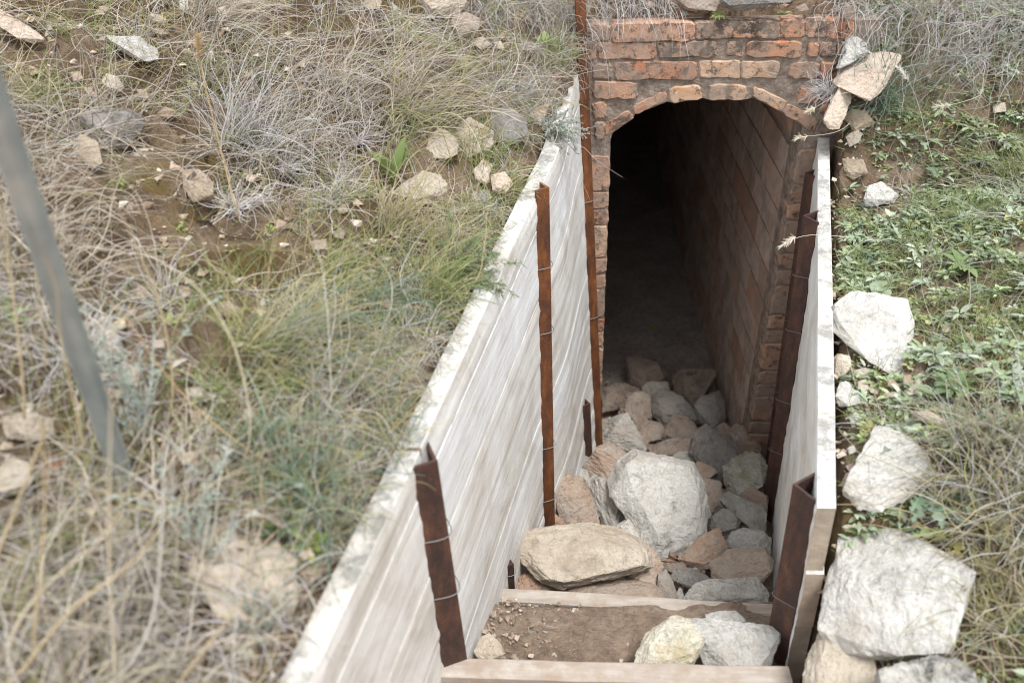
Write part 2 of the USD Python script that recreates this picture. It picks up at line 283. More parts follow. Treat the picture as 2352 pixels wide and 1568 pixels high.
PLANK3 = plank_mat('whitewashed_plank_cool', (.675, .67, .665), (.635, .625, .61), (.53, .515, .50), (.36, .295, .23))
BOARD = mat('step_board', {'g': ('geometry', {}), 'mp': ('mapping', {'scale': (0.10, 1, 1)}), 'n1': ('noise_texture', {'scale': 45.0, 'detail': 6.0, 'roughness': 0.65}), 'r1': ('rgb_ramp', {'ramp': [(0.3, (.27, .23, .195)), (0.55, (.38, .335, .29)), (0.75, (.45, .405, .36))]}),
    'n2': ('noise_texture', {'scale': 14.0, 'detail': 7.0, 'roughness': 0.7}), 'r2': ('rgb_ramp', {'ramp': [(0.42, (0, 0, 0)), (0.62, (0.8, 0.8, 0.8))]}), 'm': ('mix', {'color2': (.28, .21, .155)}), 'bp': ('bump', {'strength': 0.4, 'distance': 0.006}), 'p': ('principled_bsdf', {'roughness': 0.9, 'specular_ior_level': 0.2})},
    [('g.position', 'mp.vector'), ('mp.vector', 'n1.vector'), ('g.position', 'n2.vector'), ('n1.fac', 'r1.fac'), ('n2.fac', 'r2.fac'), ('r1.color', 'm.color1'), ('r2.color', 'm.fac'), ('m.color', 'p.base_color'), ('n1.fac', 'bp.height'), ('bp.normal', 'p.normal')])
def rust_mat(name, d, mid, o):
    return mat(name, {'g': ('geometry', {}), 'mp': ('mapping', {'scale': (1, 1, 0.35)}), 'n1': ('noise_texture', {'scale': 30.0, 'detail': 7.0, 'roughness': 0.7}), 'r1': ('rgb_ramp', {'ramp': [(0.36, d), (0.5, mid), (0.60, o), (0.70, tuple(np.array(o) * 1.5))]}),
        'n2': ('noise_texture', {'scale': 220.0, 'detail': 4.0, 'roughness': 0.7}), 'r2': ('rgb_ramp', {'ramp': [(0.3, (.6, .6, .6)), (0.7, (1.25, 1.2, 1.15))]}), 'm': ('mix', {'mix_type': 'multiply', 'fac': 1.0}),
        'bp': ('bump', {'strength': 0.35, 'distance': 0.003}), 'p': ('principled_bsdf', {'roughness': 0.62, 'specular_ior_level': 0.45, 'metallic': 0.15})},
        [('g.position', 'mp.vector'), ('mp.vector', 'n1.vector'), ('g.position', 'n2.vector'), ('n1.fac', 'r1.fac'), ('n2.fac', 'r2.fac'), ('r1.color', 'm.color1'), ('r2.color', 'm.color2'), ('m.color', 'p.base_color'), ('n2.fac', 'bp.height'), ('bp.normal', 'p.normal')])
RUST = rust_mat('rust_orange', (.065, .027, .016), (.130, .047, .018), (.20, .072, .022))
RUSTD = rust_mat('rust_dark', (.034, .020, .017), (.062, .031, .024), (.098, .045, .027))
WIRE = mat('tie_wire', {'p': ('principled_bsdf', {'base_color': (.20, .20, .205), 'metallic': 0.6, 'roughness': 0.5})}, [])
PIPE = mat('grey_pipe', {'g': ('geometry', {}), 'n1': ('noise_texture', {'scale': 18.0, 'detail': 6.0}), 'r1': ('rgb_ramp', {'ramp': [(0.35, (.27, .30, .305)), (0.6, (.36, .39, .39)), (0.72, (.43, .40, .36))]}), 'p': ('principled_bsdf', {'roughness': 0.34, 'metallic': 0.65, 'specular_ior_level': 0.6})},
    [('g.position', 'n1.vector'), ('n1.fac', 'r1.fac'), ('r1.color', 'p.base_color')])
def leafy(name, trans=0.35, rough=0.6):
    return mat(name, {'a': ('attribute', {'attribute': 'tint'}), 'p': ('principled_bsdf', {'roughness': rough, 'specular_ior_level': 0.35}), 't': ('translucent_bsdf', {}), 'mx': ('mix_closure', {'fac': trans})},
        [('a.color', 'p.base_color'), ('a.color', 't.color'), ('p.BSDF', 'mx.closure1'), ('t.BSDF', 'mx.closure2')], surface='mx.closure')
GRASS = leafy('grass_blade', 0.22, 0.75); LEAF = leafy('leaf', 0.30, 0.55); STALK = leafy('stalk', 0.1, 0.8)
GRAVEL = mat('gravel', {'a': ('attribute', {'attribute': 'tint'}), 'g': ('geometry', {}), 'n': ('noise_texture', {'scale': 130.0, 'detail': 5.0}), 'r': ('rgb_ramp', {'ramp': [(0.3, (.7, .7, .7)), (0.7, (1.15, 1.15, 1.15))]}), 'm': ('mix', {'mix_type': 'multiply', 'fac': 1.0}), 'bp': ('bump', {'strength': 0.5, 'distance': 0.006}), 'p': ('principled_bsdf', {'roughness': 0.92, 'specular_ior_level': 0.2})},
    [('g.position', 'n.vector'), ('n.fac', 'r.fac'), ('a.color', 'm.color1'), ('r.color', 'm.color2'), ('m.color', 'p.base_color'), ('n.fac', 'bp.height'), ('bp.normal', 'p.normal')])

# ------------------------------------------------------------------ ground sheet, trench floor
def axis(lo, hi, step, far):
    g = np.arange(lo, hi + step / 2, step); a, s = [], step
    x = hi
    while x < far: s *= 1.35; x += s; a.append(x)
    b, s, x = [], step, lo
    while x > -far: s *= 1.35; x -= s; b.append(x)
    return np.r_[b[::-1], g, a]
gx, gy = axis(-1.9, 2.1, .016, 60.0), axis(-2.6, 0.9, .016, 60.0)
XX, YY = np.meshgrid(gx, gy, indexing='ij')
HH = ground(XX, YY)
HH = np.where(in_trench(XX, YY), pile(YY) - 0.10, HH)
HH = np.where((YY > 0.045) & (YY < 0.075) & (XX > x_left(YY)) & (XX < x_right(YY) + .03), np.minimum(HH, 1.80), HH)
HH = np.where((YY < -2.2) & (XX > -0.45) & (XX < 0.5), np.minimum(HH, 0.93), HH)
nx, ny = HH.shape
idx = np.arange(nx * ny).reshape(nx, ny)
q = np.stack([idx[:-1, :-1], idx[1:, :-1], idx[1:, 1:], idx[:-1, 1:]], -1).reshape(-1, 4)
tri = np.vstack([q[:, [0, 1, 2]], q[:, [0, 2, 3]]])
V = np.stack([XX, YY, HH], -1).reshape(-1, 3)
cen = V[tri].mean(1)
spread = V[tri][:, :, 2].max(1) - V[tri][:, :, 2].min(1)
door = (cen[:, 0] > 0.08) & (cen[:, 0] < 0.84) & (cen[:, 1] > 0.02) & (cen[:, 1] < 0.12) & (spread > 0.4)
obj('ground', (V, tri[~door]), SOIL, smooth=True, kind='structure', at=(0, 0, 0))
# earth of the steps and the floor under the rubble
px_, py_ = np.linspace(0, 1, 70), np.linspace(-2.6, 0.10, 240)
U, YP = np.meshgrid(px_, py_, indexing='ij')
XP = x_left(YP) + 0.03 + U * (x_right(YP) - x_left(YP) - 0.06) + 0.07 * U * np.clip((YP + 2) / 2, 0, 1)
ZP = pile(YP) - 0.02 + 0.022 * (fbm(np.stack([XP, YP, XP * 0], -1) * 14, 4, 2) - .5) + 0.03 * np.exp(-U / 0.08) * sm(-1.5, -1.3, YP)
ZP = ZP - np.where(YP > -1.17, 0.065, 0) + np.where(YP < -1.19, 0.055 * (U - .12) * sm(-1.45, -1.25, YP), 0)
i2 = np.arange(U.size).reshape(U.shape); q = np.stack([i2[:-1, :-1], i2[1:, :-1], i2[1:, 1:], i2[:-1, 1:]], -1).reshape(-1, 4)
obj('path', (np.stack([XP, YP, ZP], -1).reshape(-1, 3), np.vstack([q[:, [0, 1, 2]], q[:, [0, 2, 3]]])), TREAD, smooth=True, kind='structure', at=(0, 0, 0))

# ------------------------------------------------------------------ brick front of the tunnel
def zq(a, b):      # corner of a brick as measured on the front -> (x, z) on the plane y = 0
    p = on_y((2250 + a * .5102) * .5742, b * .5102 * .5742, 0.0); return p[0], p[2]
intr = [zq(*c) for c in [(395, 1040), (470, 985), (552, 932), (568, 896), (700, 845), (822, 797), (850, 803), (1095, 767), (1140, 780), (1430, 780), (1490, 767), (1600, 820), (1712, 872), (1800, 930), (1955, 1030)]]
intr = [(x, z) for x, z in intr if 0.165 < x < 0.755]
JL, JR = 0.16, 0.76
hole = Polygon([(JL, -0.3), (JL, intr[0][1] - .02)] + intr + [(JR, intr[-1][1] - .01), (JR, -0.3)]).buffer(0)
front = thing('brick_front', 'weathered orange brick wall around the arched tunnel mouth', 'wall', (0.46, 0, 0))
wall_poly = sbox(-0.10, -0.25, 0.94, zq(1000, 178)[1] - 0.004).difference(hole)
def extrude_y(poly, y0, y1, bevel=0.0):
    ms = []
    for g in getattr(poly, 'geoms', [poly]):
        e = trimesh.creation.extrude_polygon(g, y1 - y0, engine='earcut'); v = np.array(e.vertices)
        ms.append((np.stack([v[:, 0], y0 + (y1 - y0) - v[:, 2], v[:, 1]], -1), np.array(e.faces)))
    return join(ms)
mv, mf = extrude_y(wall_poly, 0.0, 0.11)
mm = trimesh.Trimesh(mv, mf, process=True).subdivide_to_size(0.03); vv = np.array(mm.vertices)
fr = vv[:, 1] < 0.002
vv[fr, 1] += 0.010 * (fbm(vv[fr] * 28, 4, 8) - .5)
obj('mortar', (vv, np.array(mm.faces)), MORTAR, front, smooth=40)
def brick_quad(pts, y0=-0.006, y1=0.05, seed=0, chip=0.004):
    """one brick from its four front corners (x, z): worn, bevelled, slightly uneven"""
    r = np.random.default_rng(seed); P = np.array(pts, float); c = P.mean(0); P = P + np.sign(P - c) * .0032
    n = 7
    e = []
    for k in range(4):
        a, b = P[k], P[(k + 1) % 4]; t = np.linspace(0, 1, n, endpoint=False)[:, None]
        e.append(a + (b - a) * t)
    E = np.vstack(e); E = E + r.normal(0, chip * .34, E.shape)
    for k in range(4): E[k * n] += (c - E[k * n]) / np.linalg.norm(c - E[k * n]) * r.uniform(.003, .011)
    d = (c - E); d /= np.linalg.norm(d, axis=1, keepdims=True)
    ins = E + d * 0.005
    y0 = y0 + r.uniform(-.003, .003); front_y = y0 + r.normal(0, .0005, len(E))
    Vb = np.vstack([np.c_[ins[:, 0], front_y, ins[:, 1]], np.c_[E[:, 0], front_y + .005, E[:, 1]], np.c_[E[:, 0], np.full(len(E), y1), E[:, 1]], [[c[0], y0 - .0005, c[1]]]])
    N = len(E); Fb = []
    for k in range(N):
        j = (k + 1) % N
        Fb += [(3 * N, j, k)] + [(k, j, N + j), (k, N + j, N + k), (N + k, N + j, 2 * N + j), (N + k, 2 * N + j, 2 * N + k)]
    Fb = np.array(Fb)
    tm = trimesh.Trimesh(Vb, Fb, process=False)
    if np.dot(np.cross(Vb[Fb[0, 1]] - Vb[Fb[0, 0]], Vb[Fb[0, 2]] - Vb[Fb[0, 0]]), (0, -1, 0)) < 0: Fb = Fb[:, ::-1]
    return Vb, Fb
def rect(a0, a1, b0, b1, tilt=0): return [zq(a0, b0 + tilt), zq(a1, b0), zq(a1, b1), zq(a0, b1 + tilt)]
bricks = [
 (rect(215, 372, 192, 312), 'dull'), (rect(388, 1032, 178, 312, 10), 'salmon'), (rect(1045, 1695, 166, 290, 8), 'sooty'), (rect(1708, 1892, 160, 292), 'orange'), (rect(1900, 2062, 160, 292), 'sooty'), (rect(2072, 2280, 162, 300), 'orange'),
 (rect(150, 262, 340, 465), 'salmon'), (rect(278, 735, 336, 457), 'salmon'), (rect(755, 1200, 326, 440), 'sooty'), (rect(1292, 1412, 326, 436), 'sooty'), (rect(1450, 1868, 326, 442), 'orange'), (rect(1928, 2000, 340, 440), 'orange'), (rect(2012, 2140, 335, 440), 'sooty'), (rect(2160, 2330, 335, 440), 'dull'),
 (rect(238, 382, 506, 612), 'dull'), (rect(415, 1042, 488, 612, 4), 'orange'), (rect(1076, 1388, 480, 606), 'buff'), (rect(1404, 1690, 482, 604), 'buff'), (rect(1785, 2010, 492, 612), 'dull'), (rect(2030, 2200, 492, 612), 'orange'),
 (rect(248, 580, 642, 765), 'salmon'), (rect(1846, 2012, 692, 800, 6), 'orange'), (rect(2035, 2200, 690, 800), 'dull'),
 (rect(238, 340, 802, 918), 'salmon'), (rect(2022, 2110, 822, 900), 'orange'),
 (rect(258, 325, 960, 1085), 'dull'),
 ([zq(318, 972), zq(510, 862), zq(556, 928), zq(345, 1066)], 'orange'), ([zq(552, 822), zq(800, 704), zq(828, 790), zq(566, 900)], 'salmon'), ([zq(835, 692), zq(1058, 664), zq(1096, 768), zq(852, 802)], 'buff'),
 ([zq(1162, 664), zq(1436, 664), zq(1430, 780), zq(1140, 780)], 'buff'), ([zq(1502, 680), zq(1762, 786), zq(1716, 872), zq(1490, 764)], 'buff'), ([zq(1772, 810), zq(2012, 930), zq(1962, 1034), zq(1716, 888)], 'salmon')]
for i, (p, k) in enumerate(bricks): obj('brick', brick_quad(p, seed=i), BR[k], front, smooth=30)
# jamb bricks, tall and short courses in turn, left and right of the opening
z = 1.46; s = 100
seq = [.115, .052, .052]
k = 0
while z > -0.1:
    h = seq[k % 3]
    obj('brick', brick_quad([(-0.10, z), (JL - .002, z), (JL - .002, z - h), (-0.10, z - h)], seed=s), BR[['salmon', 'dull', 'orange', 'buff', 'salmon'][s % 5]], front, smooth=30)
    s += 1; z -= h + .011; k += 1
z = 1.475; k = 0
while z > -0.1:
    h = seq[k % 3]
    obj('brick', brick_quad([(JR + .002, z), (JR + .125, z), (JR + .125, z - h), (JR + .002, z - h)], seed=s), BR[['dull', 'salmon', 'dull', 'salmon', 'dull'][s % 5]], front, smooth=30)
    s += 1; z -= h + .011; k += 1
# worn stones and rubble capping on the ledge above the bricks
for i, (px, py, w, h, d, mkey, lb) in enumerate([]): pass

# ------------------------------------------------------------------ the tunnel behind it
tun = thing('tunnel', 'dark brick lined tunnel behind the arched mouth', 'tunnel', (0.46, 0.11, 0))
def ybox(x0, x1, y0, y1, z0, z1, bev=0.003, seed=0):
    r = np.random.default_rng(seed)
    b = trimesh.creation.box([x1 - x0, y1 - y0, z1 - z0]); v = np.array(b.vertices) + [(x0 + x1) / 2, (y0 + y1) / 2, (z0 + z1) / 2]
    return v + r.normal(0, .0012, v.shape), np.array(b.faces)
SPR = 1.47
for side in (1, -1):
    xb0 = JR if side > 0 else JL
    a, b = (xb0 + .006, xb0 + .14) if side > 0 else (xb0 - .14, xb0 - .006)
    obj('side_wall', ybox(a, b, 0.115, 6.6, -0.25, SPR + .02), INMORTAR, tun)
    rest = []
    row = 0; z = -0.01
    while z < SPR - .02:
        z1 = min(z + .114, SPR)
        y = 0.112 - (0.13 if row % 2 else 0.0); j = 0
        while y < 6.4:
            y0, y1 = max(y, 0.112), y + .248
            lo, hi = (xb0, xb0 + .06) if side > 0 else (xb0 - .06, xb0)
            g = ybox(lo, hi, y0, y1, z, z1, seed=row * 50 + j)
            if y1 - y0 > .05:
                if side > 0 and y < 3.4: obj('brick', g, BR[['in_a', 'in_b', 'in_c', 'in_a', 'in_c'][int(rng.integers(5))]], tun)
                else: rest.append(g)
            y += .256; j += 1
        z += .122; row += 1
    obj('far_bricks', join(rest), BR['in_a'], tun, kind='stuff')
arch = [(JL, SPR)] + [(x, max(zz + .012, SPR + .004)) for x, zz in intr if JL + .02 < x < JR - .02] + [(JR, SPR)]
ap = np.array(arch); ring = []
for k in range(len(ap) - 1):
    a, b = ap[k], ap[k + 1]; nrm = np.array([-(b - a)[1], (b - a)[0]]); nrm /= np.linalg.norm(nrm) + 1e-9
    if nrm[1] < 0: nrm = -nrm
    ring.append(extrude_y(Polygon([a, b, b + nrm * .12 + (b - a) * .3, a + nrm * .12 - (b - a) * .3]), 0.112, 6.6))
obj('vault', join(ring), BR['in_b'], tun)
obj('end_wall', ybox(-0.05, 1.0, 6.6, 6.7, -0.25, 1.95), BR['in_a'], tun)
fx, fy = np.meshgrid(np.linspace(JL - .01, JR + .01, 24), np.linspace(0.0, 6.6, 160), indexing='ij')
fz = 0.012 * (fbm(np.stack([fx, fy, fx * 0], -1) * 7, 4, 6) - .5) + np.maximum(pile(fy) - .10, 0)
i2 = np.arange(fx.size).reshape(fx.shape); q = np.stack([i2[:-1, :-1], i2[1:, :-1], i2[1:, 1:], i2[:-1, 1:]], -1).reshape(-1, 4)
obj('floor', (np.stack([fx, fy, fz], -1).reshape(-1, 3), np.vstack([q[:, [0, 1, 2]], q[:, [0, 2, 3]]])), TFLOOR, smooth=True, kind='structure', at=(.46, .1, 0))

# ------------------------------------------------------------------ plank walls
def inner_left(y, d, seg): return x_left(y) + 0.045 - 0.045 * sm(-.55, -.05, y) + 0.066 * d * np.clip(1 + y / .8, 0, 1) - (0.002 if seg else 0.0)
def inner_right(y, d): return x_right(y) - 0.045 + 0.042 * d
def plank(fn_inner, top, y0, y1, d0, d1, out, seed, thick=.043):
    """one plank following the wall: y0..y1 along, d0..d1 below the wall's top; out = -1 left wall, +1 right wall"""
    r = np.random.default_rng(seed); nl, nh = 46, 15
    ys = np.linspace(y0, y1, nl)
    wob = 0.004 * (fbm(np.stack([ys * 1.7, ys * 0 + seed, ys * 0], -1), 2, seed) - .5)
    bev = .0012
    hs = np.r_[0, np.linspace(bev, d1 - d0 - bev, nh), d1 - d0]
    prof = []                                   # (depth below the wall top, offset outwards)
    for h in hs: prof.append((d0 + h, bev if h in (hs[0], hs[-1]) else 0.0))
    for h, o in ((d1 - d0, thick - bev), (d1 - d0 - bev, thick), (bev, thick), (0, thick - bev)): prof.append((d0 + h, o))
    prof = np.array(prof); M = len(prof); Vp = np.zeros((nl, M, 3))
    gr = 0.009 * (fbm(np.stack([np.broadcast_to(prof[None, :, 0] * 34, (nl, M)), np.broadcast_to(ys[:, None] * 1.3, (nl, M)), np.full((nl, M), seed * 3.7)], -1), 3, seed + 1) - .55)
    fade = np.clip(np.minimum(prof[:, 0] - d0, d1 - prof[:, 0]) / .016, 0, 1)[None, :]; gr = np.where((prof[None, :, 1] < .01), gr * fade, 0)
    edge = (0.016 if d0 == 0 else 0.003) * (fbm(np.stack([ys * 6, ys * 0 + seed * 1.3, ys * 0], -1), 3, seed + 5) - .5)
    for k in range(M):
        d, o = prof[k]
        Vp[:, k, 1] = ys; Vp[:, k, 2] = top(ys) - d + wob + (edge - (.004 if d0 == 0 else 0) if d - d0 < bev * 1.1 else 0)
        Vp[:, k, 0] = fn_inner(ys, d) + out * (o + .0015 + gr[:, k] * (1.0 if o < .01 else 0.0))
    V = Vp.reshape(-1, 3); Fp = []
    for a in range(nl - 1):
        for k in range(M):
            j = (k + 1) % M; Fp += [(a * M + k, a * M + j, (a + 1) * M + j), (a * M + k, (a + 1) * M + j, (a + 1) * M + k)]
    for a in (0, nl - 1):
        c = len(V); V = np.vstack([V, Vp[a].mean(0)])
        Fp += [(c, a * M + k, a * M + (k + 1) % M) for k in range(M)]
    t = trimesh.Trimesh(V, np.array(Fp), process=False); trimesh.repair.fix_normals(t)
    return t
lw = thing('plank_wall', 'long whitewashed plank wall holding back the left bank', 'wall', (x_left(-.9), -.9, .4))
seams = [0, .088, .29, .492, .69, .89, 1.09, 1.29, 1.49, 1.69, 1.86]
for seg, (ya, yb_) in enumerate(((-0.014, -1.505), (-1.508, -2.75))):
    for i in range(len(seams) - 1):
        d0, d1 = seams[i] + (.0012 if i else 0), seams[i + 1]
        if seg and seams[i] > 0.75: continue
        fn = (lambda y, d, seg=seg, j=(i * 37 % 5 - 2) * .0005: inner_left(y, d, seg) + j)
        obj('plank', plank(fn, (lambda y, seg=seg: top_left(y) + (-0.003 if seg else 0)), yb_, ya, d0, d1, -1, i + 20 * seg), [PLANK, PLANK3, PLANK2][(i + seg) % 3] if not seg else [PLANK2, PLANK, PLANK2][i % 3], lw, smooth=40)
rw = thing('plank_wall', 'shorter pale plank wall on the right with raw plank ends showing', 'wall', (x_right(-.7), -.7, .4))
seams_r = [0, .186, .355, .548, .75, .95, 1.15, 1.35, 1.55]
for i in range(len(seams_r) - 1):
    d0, d1 = seams_r[i] + (.0012 if i else 0), seams_r[i + 1]
    fn = (lambda y, d, j=(i * 29 % 5 - 2) * .0006: inner_right(y, d) + j)
    obj('plank', plank(fn, top_right, -1.417 - (i * 17 % 3) * .004, -0.016, d0, d1, 1, 50 + i, .036), [PLANK, PLANK2, PLANK3][i % 3], rw, smooth=40)

# ------------------------------------------------------------------ rusty angle posts with wire ties
def angle_post(name, label, base, top, inward, size, mat_, ties, group='rusty angle iron posts'):
    """L section, its corner towards the trench, arms ending on the planks; base/top: the corner's line"""
    base, top = np.array(base, float), np.array(top, float)
    up = unit(top - base); inw = unit(np.array(inward, float) - up * np.dot(inward, up)); along = np.cross(up, inw)
    t = .0055; s_ = size / math.sqrt(2)
    sec = [(0, 0), (-s_, s_), (-s_ - t * .7, s_ - t * .7), (-t * 1.42, 0), (-s_ - t * .7, -s_ + t * .7), (-s_, -s_)]
    n = 14; L = np.linspace(0, 1, n); Vv = []
    for u in L:
        c = base + (top - base) * u
        for a, b in sec: Vv.append(c + inw * a + along * b)
    Vv = np.array(Vv); M = len(sec); Fv = []
    for i in range(n - 1):
        for k in range(M):
            j = (k + 1) % M; Fv += [(i * M + k, i * M + j, (i + 1) * M + j), (i * M + k, (i + 1) * M + j, (i + 1) * M + k)]
    for i in (0, n - 1):
        o = i * M; Fv += [(o, o + 1, o + 2), (o, o + 2, o + 3), (o, o + 3, o + 4), (o, o + 4, o + 5)]
    tm = trimesh.Trimesh(Vv, np.array(Fv), process=False); trimesh.repair.fix_normals(tm)
    tm = tm.subdivide(); 
    p = thing(name, label, 'post', base, group)
    obj('angle_iron', tm, mat_, p, label='L shaped rusty steel bar')
    for u in ties:
        c = base + (top - base) * u
        pts = [c + inw * (-s_ - .006) - along * (s_ + .004) - up * .004, c - inw * s_ * .5 - along * (s_ * .5 + .005) - up * .003, c + inw * .005, c - inw * s_ * .45 + along * (s_ * .5 + .005) + up * .008, c + inw * (-s_ - .006) + along * (s_ + .004) + up * .012]
        obj('wire_tie', tube(spline(pts, 14), .0011, 5), WIRE, p, smooth=True)
    return p
nL, nR = np.array([.974, -.225, 0]), np.array([-.974, .225, 0])
def corner(px, py, y, off): return on_y(px, py, y)
def lp(y, z, o=.03): return np.array([inner_left(y, top_left(y) - z, 0) + o, y, z])
def rp(y, z, o=.03): return np.array([inner_right(y, top_right(y) - z) - o, y, z])
angle_post('angle_post', 'orange rusty angle post midway along the left plank wall, tallest free standing one', lp(-.71, .30, .026), lp(-.72, 1.672, .026), nL, .038, RUST, [.24, .40, .70, .845])
angle_post('angle_post', 'dark rusty angle post nearest the camera on the left plank wall, under grass', [-.188, -1.50, .62], [-.207, -1.523, 1.532], np.array([.94, -.34, 0]), .064, RUSTD, [.62, .80])
angle_post('angle_post', 'very tall thin rusty post beside the left edge of the brick arch', [.184, -.05, .05], [.060, -.05, 2.12], nL, .034, RUST, [.40, .62, .80])
angle_post('angle_post', 'short dark cut off angle post low on the left wall near the rubble', lp(-.20, .05, .024), lp(-.21, .60, .024), nL, .036, RUSTD, [])
angle_post('angle_post', 'tiny rusty post stub at the left end of the upper step board', lp(-1.085, .5, .014), lp(-1.085, .755, .014), nL, .018, RUSTD, [.86])
angle_post('angle_post', 'dark brown angle post midway along the right plank wall', rp(-.45, .12, .040), rp(-.45, 1.462, .040), nR, .054, RUSTD, [.36, .52, .72, .86])
angle_post('angle_post', 'dark rusty angle post nearest the camera at the right plank ends', rp(-1.345, .62, .044), rp(-1.345, 1.315, .044), nR, .060, RUSTD, [.52])
angle_post('angle_post', 'half hidden dark post where the right plank wall meets the brick front', rp(-.10, .0, .030), rp(-.10, 1.44, .030), nR, .040, RUSTD, [.40, .62])

# ------------------------------------------------------------------ step boards
def board(label, A, B, h, t, seed):
    A, B = np.array(A, float), np.array(B, float); n = 40; u = np.linspace(0, 1, n); ax = unit(B - A); side = unit(np.cross(ax, (0, 0, 1)))
    sec = [(0, 0), (t * .85, 0), (t, -.005), (t, -h), (0, -h), (-.0, -.005)]; sec = [(-.004, -.006), (.004, 0), (t - .005, 0), (t, -.006), (t, -h), (-.004, -h)]
    V = []
    wv = .008 * (fbm(np.stack([u * 5, u * 0 + seed, u * 0], -1), 3, seed) - .5)
    for i in range(n):
        for a, b in sec: V.append(A + (B - A) * u[i] - side * a + np.array([0, 0, b + (wv[i] if b > -.02 else 0)]))
    M = len(sec); Fv = []
    for i in range(n - 1):
        for k in range(M):
            j = (k + 1) % M; Fv += [(i * M + k, i * M + j, (i + 1) * M + j), (i * M + k, (i + 1) * M + j, (i + 1) * M + k)]
    for i in (0, n - 1): Fv += [(i * M, i * M + k, i * M + k + 1) for k in range(1, M - 1)]
    tm = trimesh.Trimesh(np.array(V), np.array(Fv), process=False); trimesh.repair.fix_normals(tm)
    obj('step_board', tm, BOARD, smooth=30, label=label, cat='step')
board('pale step board in front of the rubble pile', [-.185, -1.165, .715], [.535, -1.255, .785], .20, .038, 3)
board('pale step board at the bottom of the picture below the bare earth tread', [-.262, -1.545, .955], [.475, -1.535, .94], .20, .042, 4)

# ------------------------------------------------------------------ rocks
def rock_mesh(P3, toward, size, thick, seed, rough=1.0, detail=14.0, cuts=3, shv=None, plate=None):
    """angular limestone lump from its outline P3 (n,3) seen along 'toward' (unit, to the viewer): given its own depth, broad broken faces and ledges"""
    r = np.random.default_rng(seed); c = P3.mean(0); n = len(P3)
    ring = P3 + toward * r.uniform(-.08, .08, n)[:, None] * size
    e1 = r.normal(0, 1, 3); e1 -= toward * (e1 @ toward); e1 = unit(e1)
    sh = e1 * size * .12 if shv is None else shv * size
    tilt = r.uniform(.10, .32) if shv is None else .10
    fp = c + sh + (P3 - c) * r.uniform(.70, .92, n)[:, None]
    keep = np.sort(r.permutation(n)[:max(4, int(n * .5))]); fp = fp[keep]
    if plate is not None: fp = plate
    frontp = fp + toward * (thick * size * .42 + tilt * ((fp - c) @ e1))[:, None]
    kb = np.sort(r.permutation(n)[:max(4, int(n * .4))]); back = c + (P3[kb] - c) * r.uniform(.6, .9, len(kb))[:, None] - toward * (thick * size * r.uniform(.35, .6, len(kb)))[:, None]
    t = trimesh.convex.convex_hull(np.vstack([ring, frontp, back]))
    for _ in range(cuts):                        # corners broken off along planes
        nn = unit(r.normal(0, 1, 3) + toward * .7); d = (np.array(t.vertices) - c) @ nn
        lim = d.max() - r.uniform(.04, .11) * size
        cut = trimesh.intersections.slice_mesh_plane(t, -nn, c + nn * lim, cap=False)
        if len(cut.vertices) > 8: t = trimesh.convex.convex_hull(cut.vertices)
    t = t.subdivide_to_size(size / detail); t.merge_vertices()
    v0 = np.array(t.vertices); trimesh.smoothing.filter_laplacian(t, lamb=.10, iterations=1, volume_constraint=False)
    v = np.array(t.vertices); nm = np.array(t.vertex_normals); k = 1 / size
    off = np.array([seed * 1.37, seed * .71, 0])
    bed = unit(r.normal(0, 1, 3)); st = v + np.outer((v @ bed), bed) * 1.6            # bedding makes ledges
    a = fbm(v * 2.8 * k + off, 3, seed); b = fbm(st * 7 * k + off, 4, seed + 1); cc = noise(st * 3.2 * k + off + 9, seed + 2)
    ledge = np.round(cc * 3.0) / 3.0
    disp = rough * size * (.05 * (a - .5) + .085 * (b - .5) + .03 * (ledge - .5))
    return v + nm * disp[:, None], np.array(t.faces)
def tr(kind):
    return {'C': lambda a, b: (1091 + a * .3174, 803.9 + b * .3174), 'D': lambda a, b: (1091 + a * .3662, 1148.4 + b * .3662),
            1: lambda a, b: (a * .3418, b * .3418), 2: lambda a, b: (746.5 + a * .3418, b * .3418), 3: lambda a, b: (1548 + a * .3418, b * .3418),
            4: lambda a, b: (a * .3418, 516.8 + b * .3418), 6: lambda a, b: (1548 + a * .3418, 516.8 + b * .3418), 7: lambda a, b: (a * .3418, 1034 + b * .3418),
            8: lambda a, b: (746 + a * .3418, 1034 + b * .3418), 9: lambda a, b: (1548 + a * .3418, 1034 + b * .3418)}[kind]
RK = [0]; GROUND_ROCKS = []
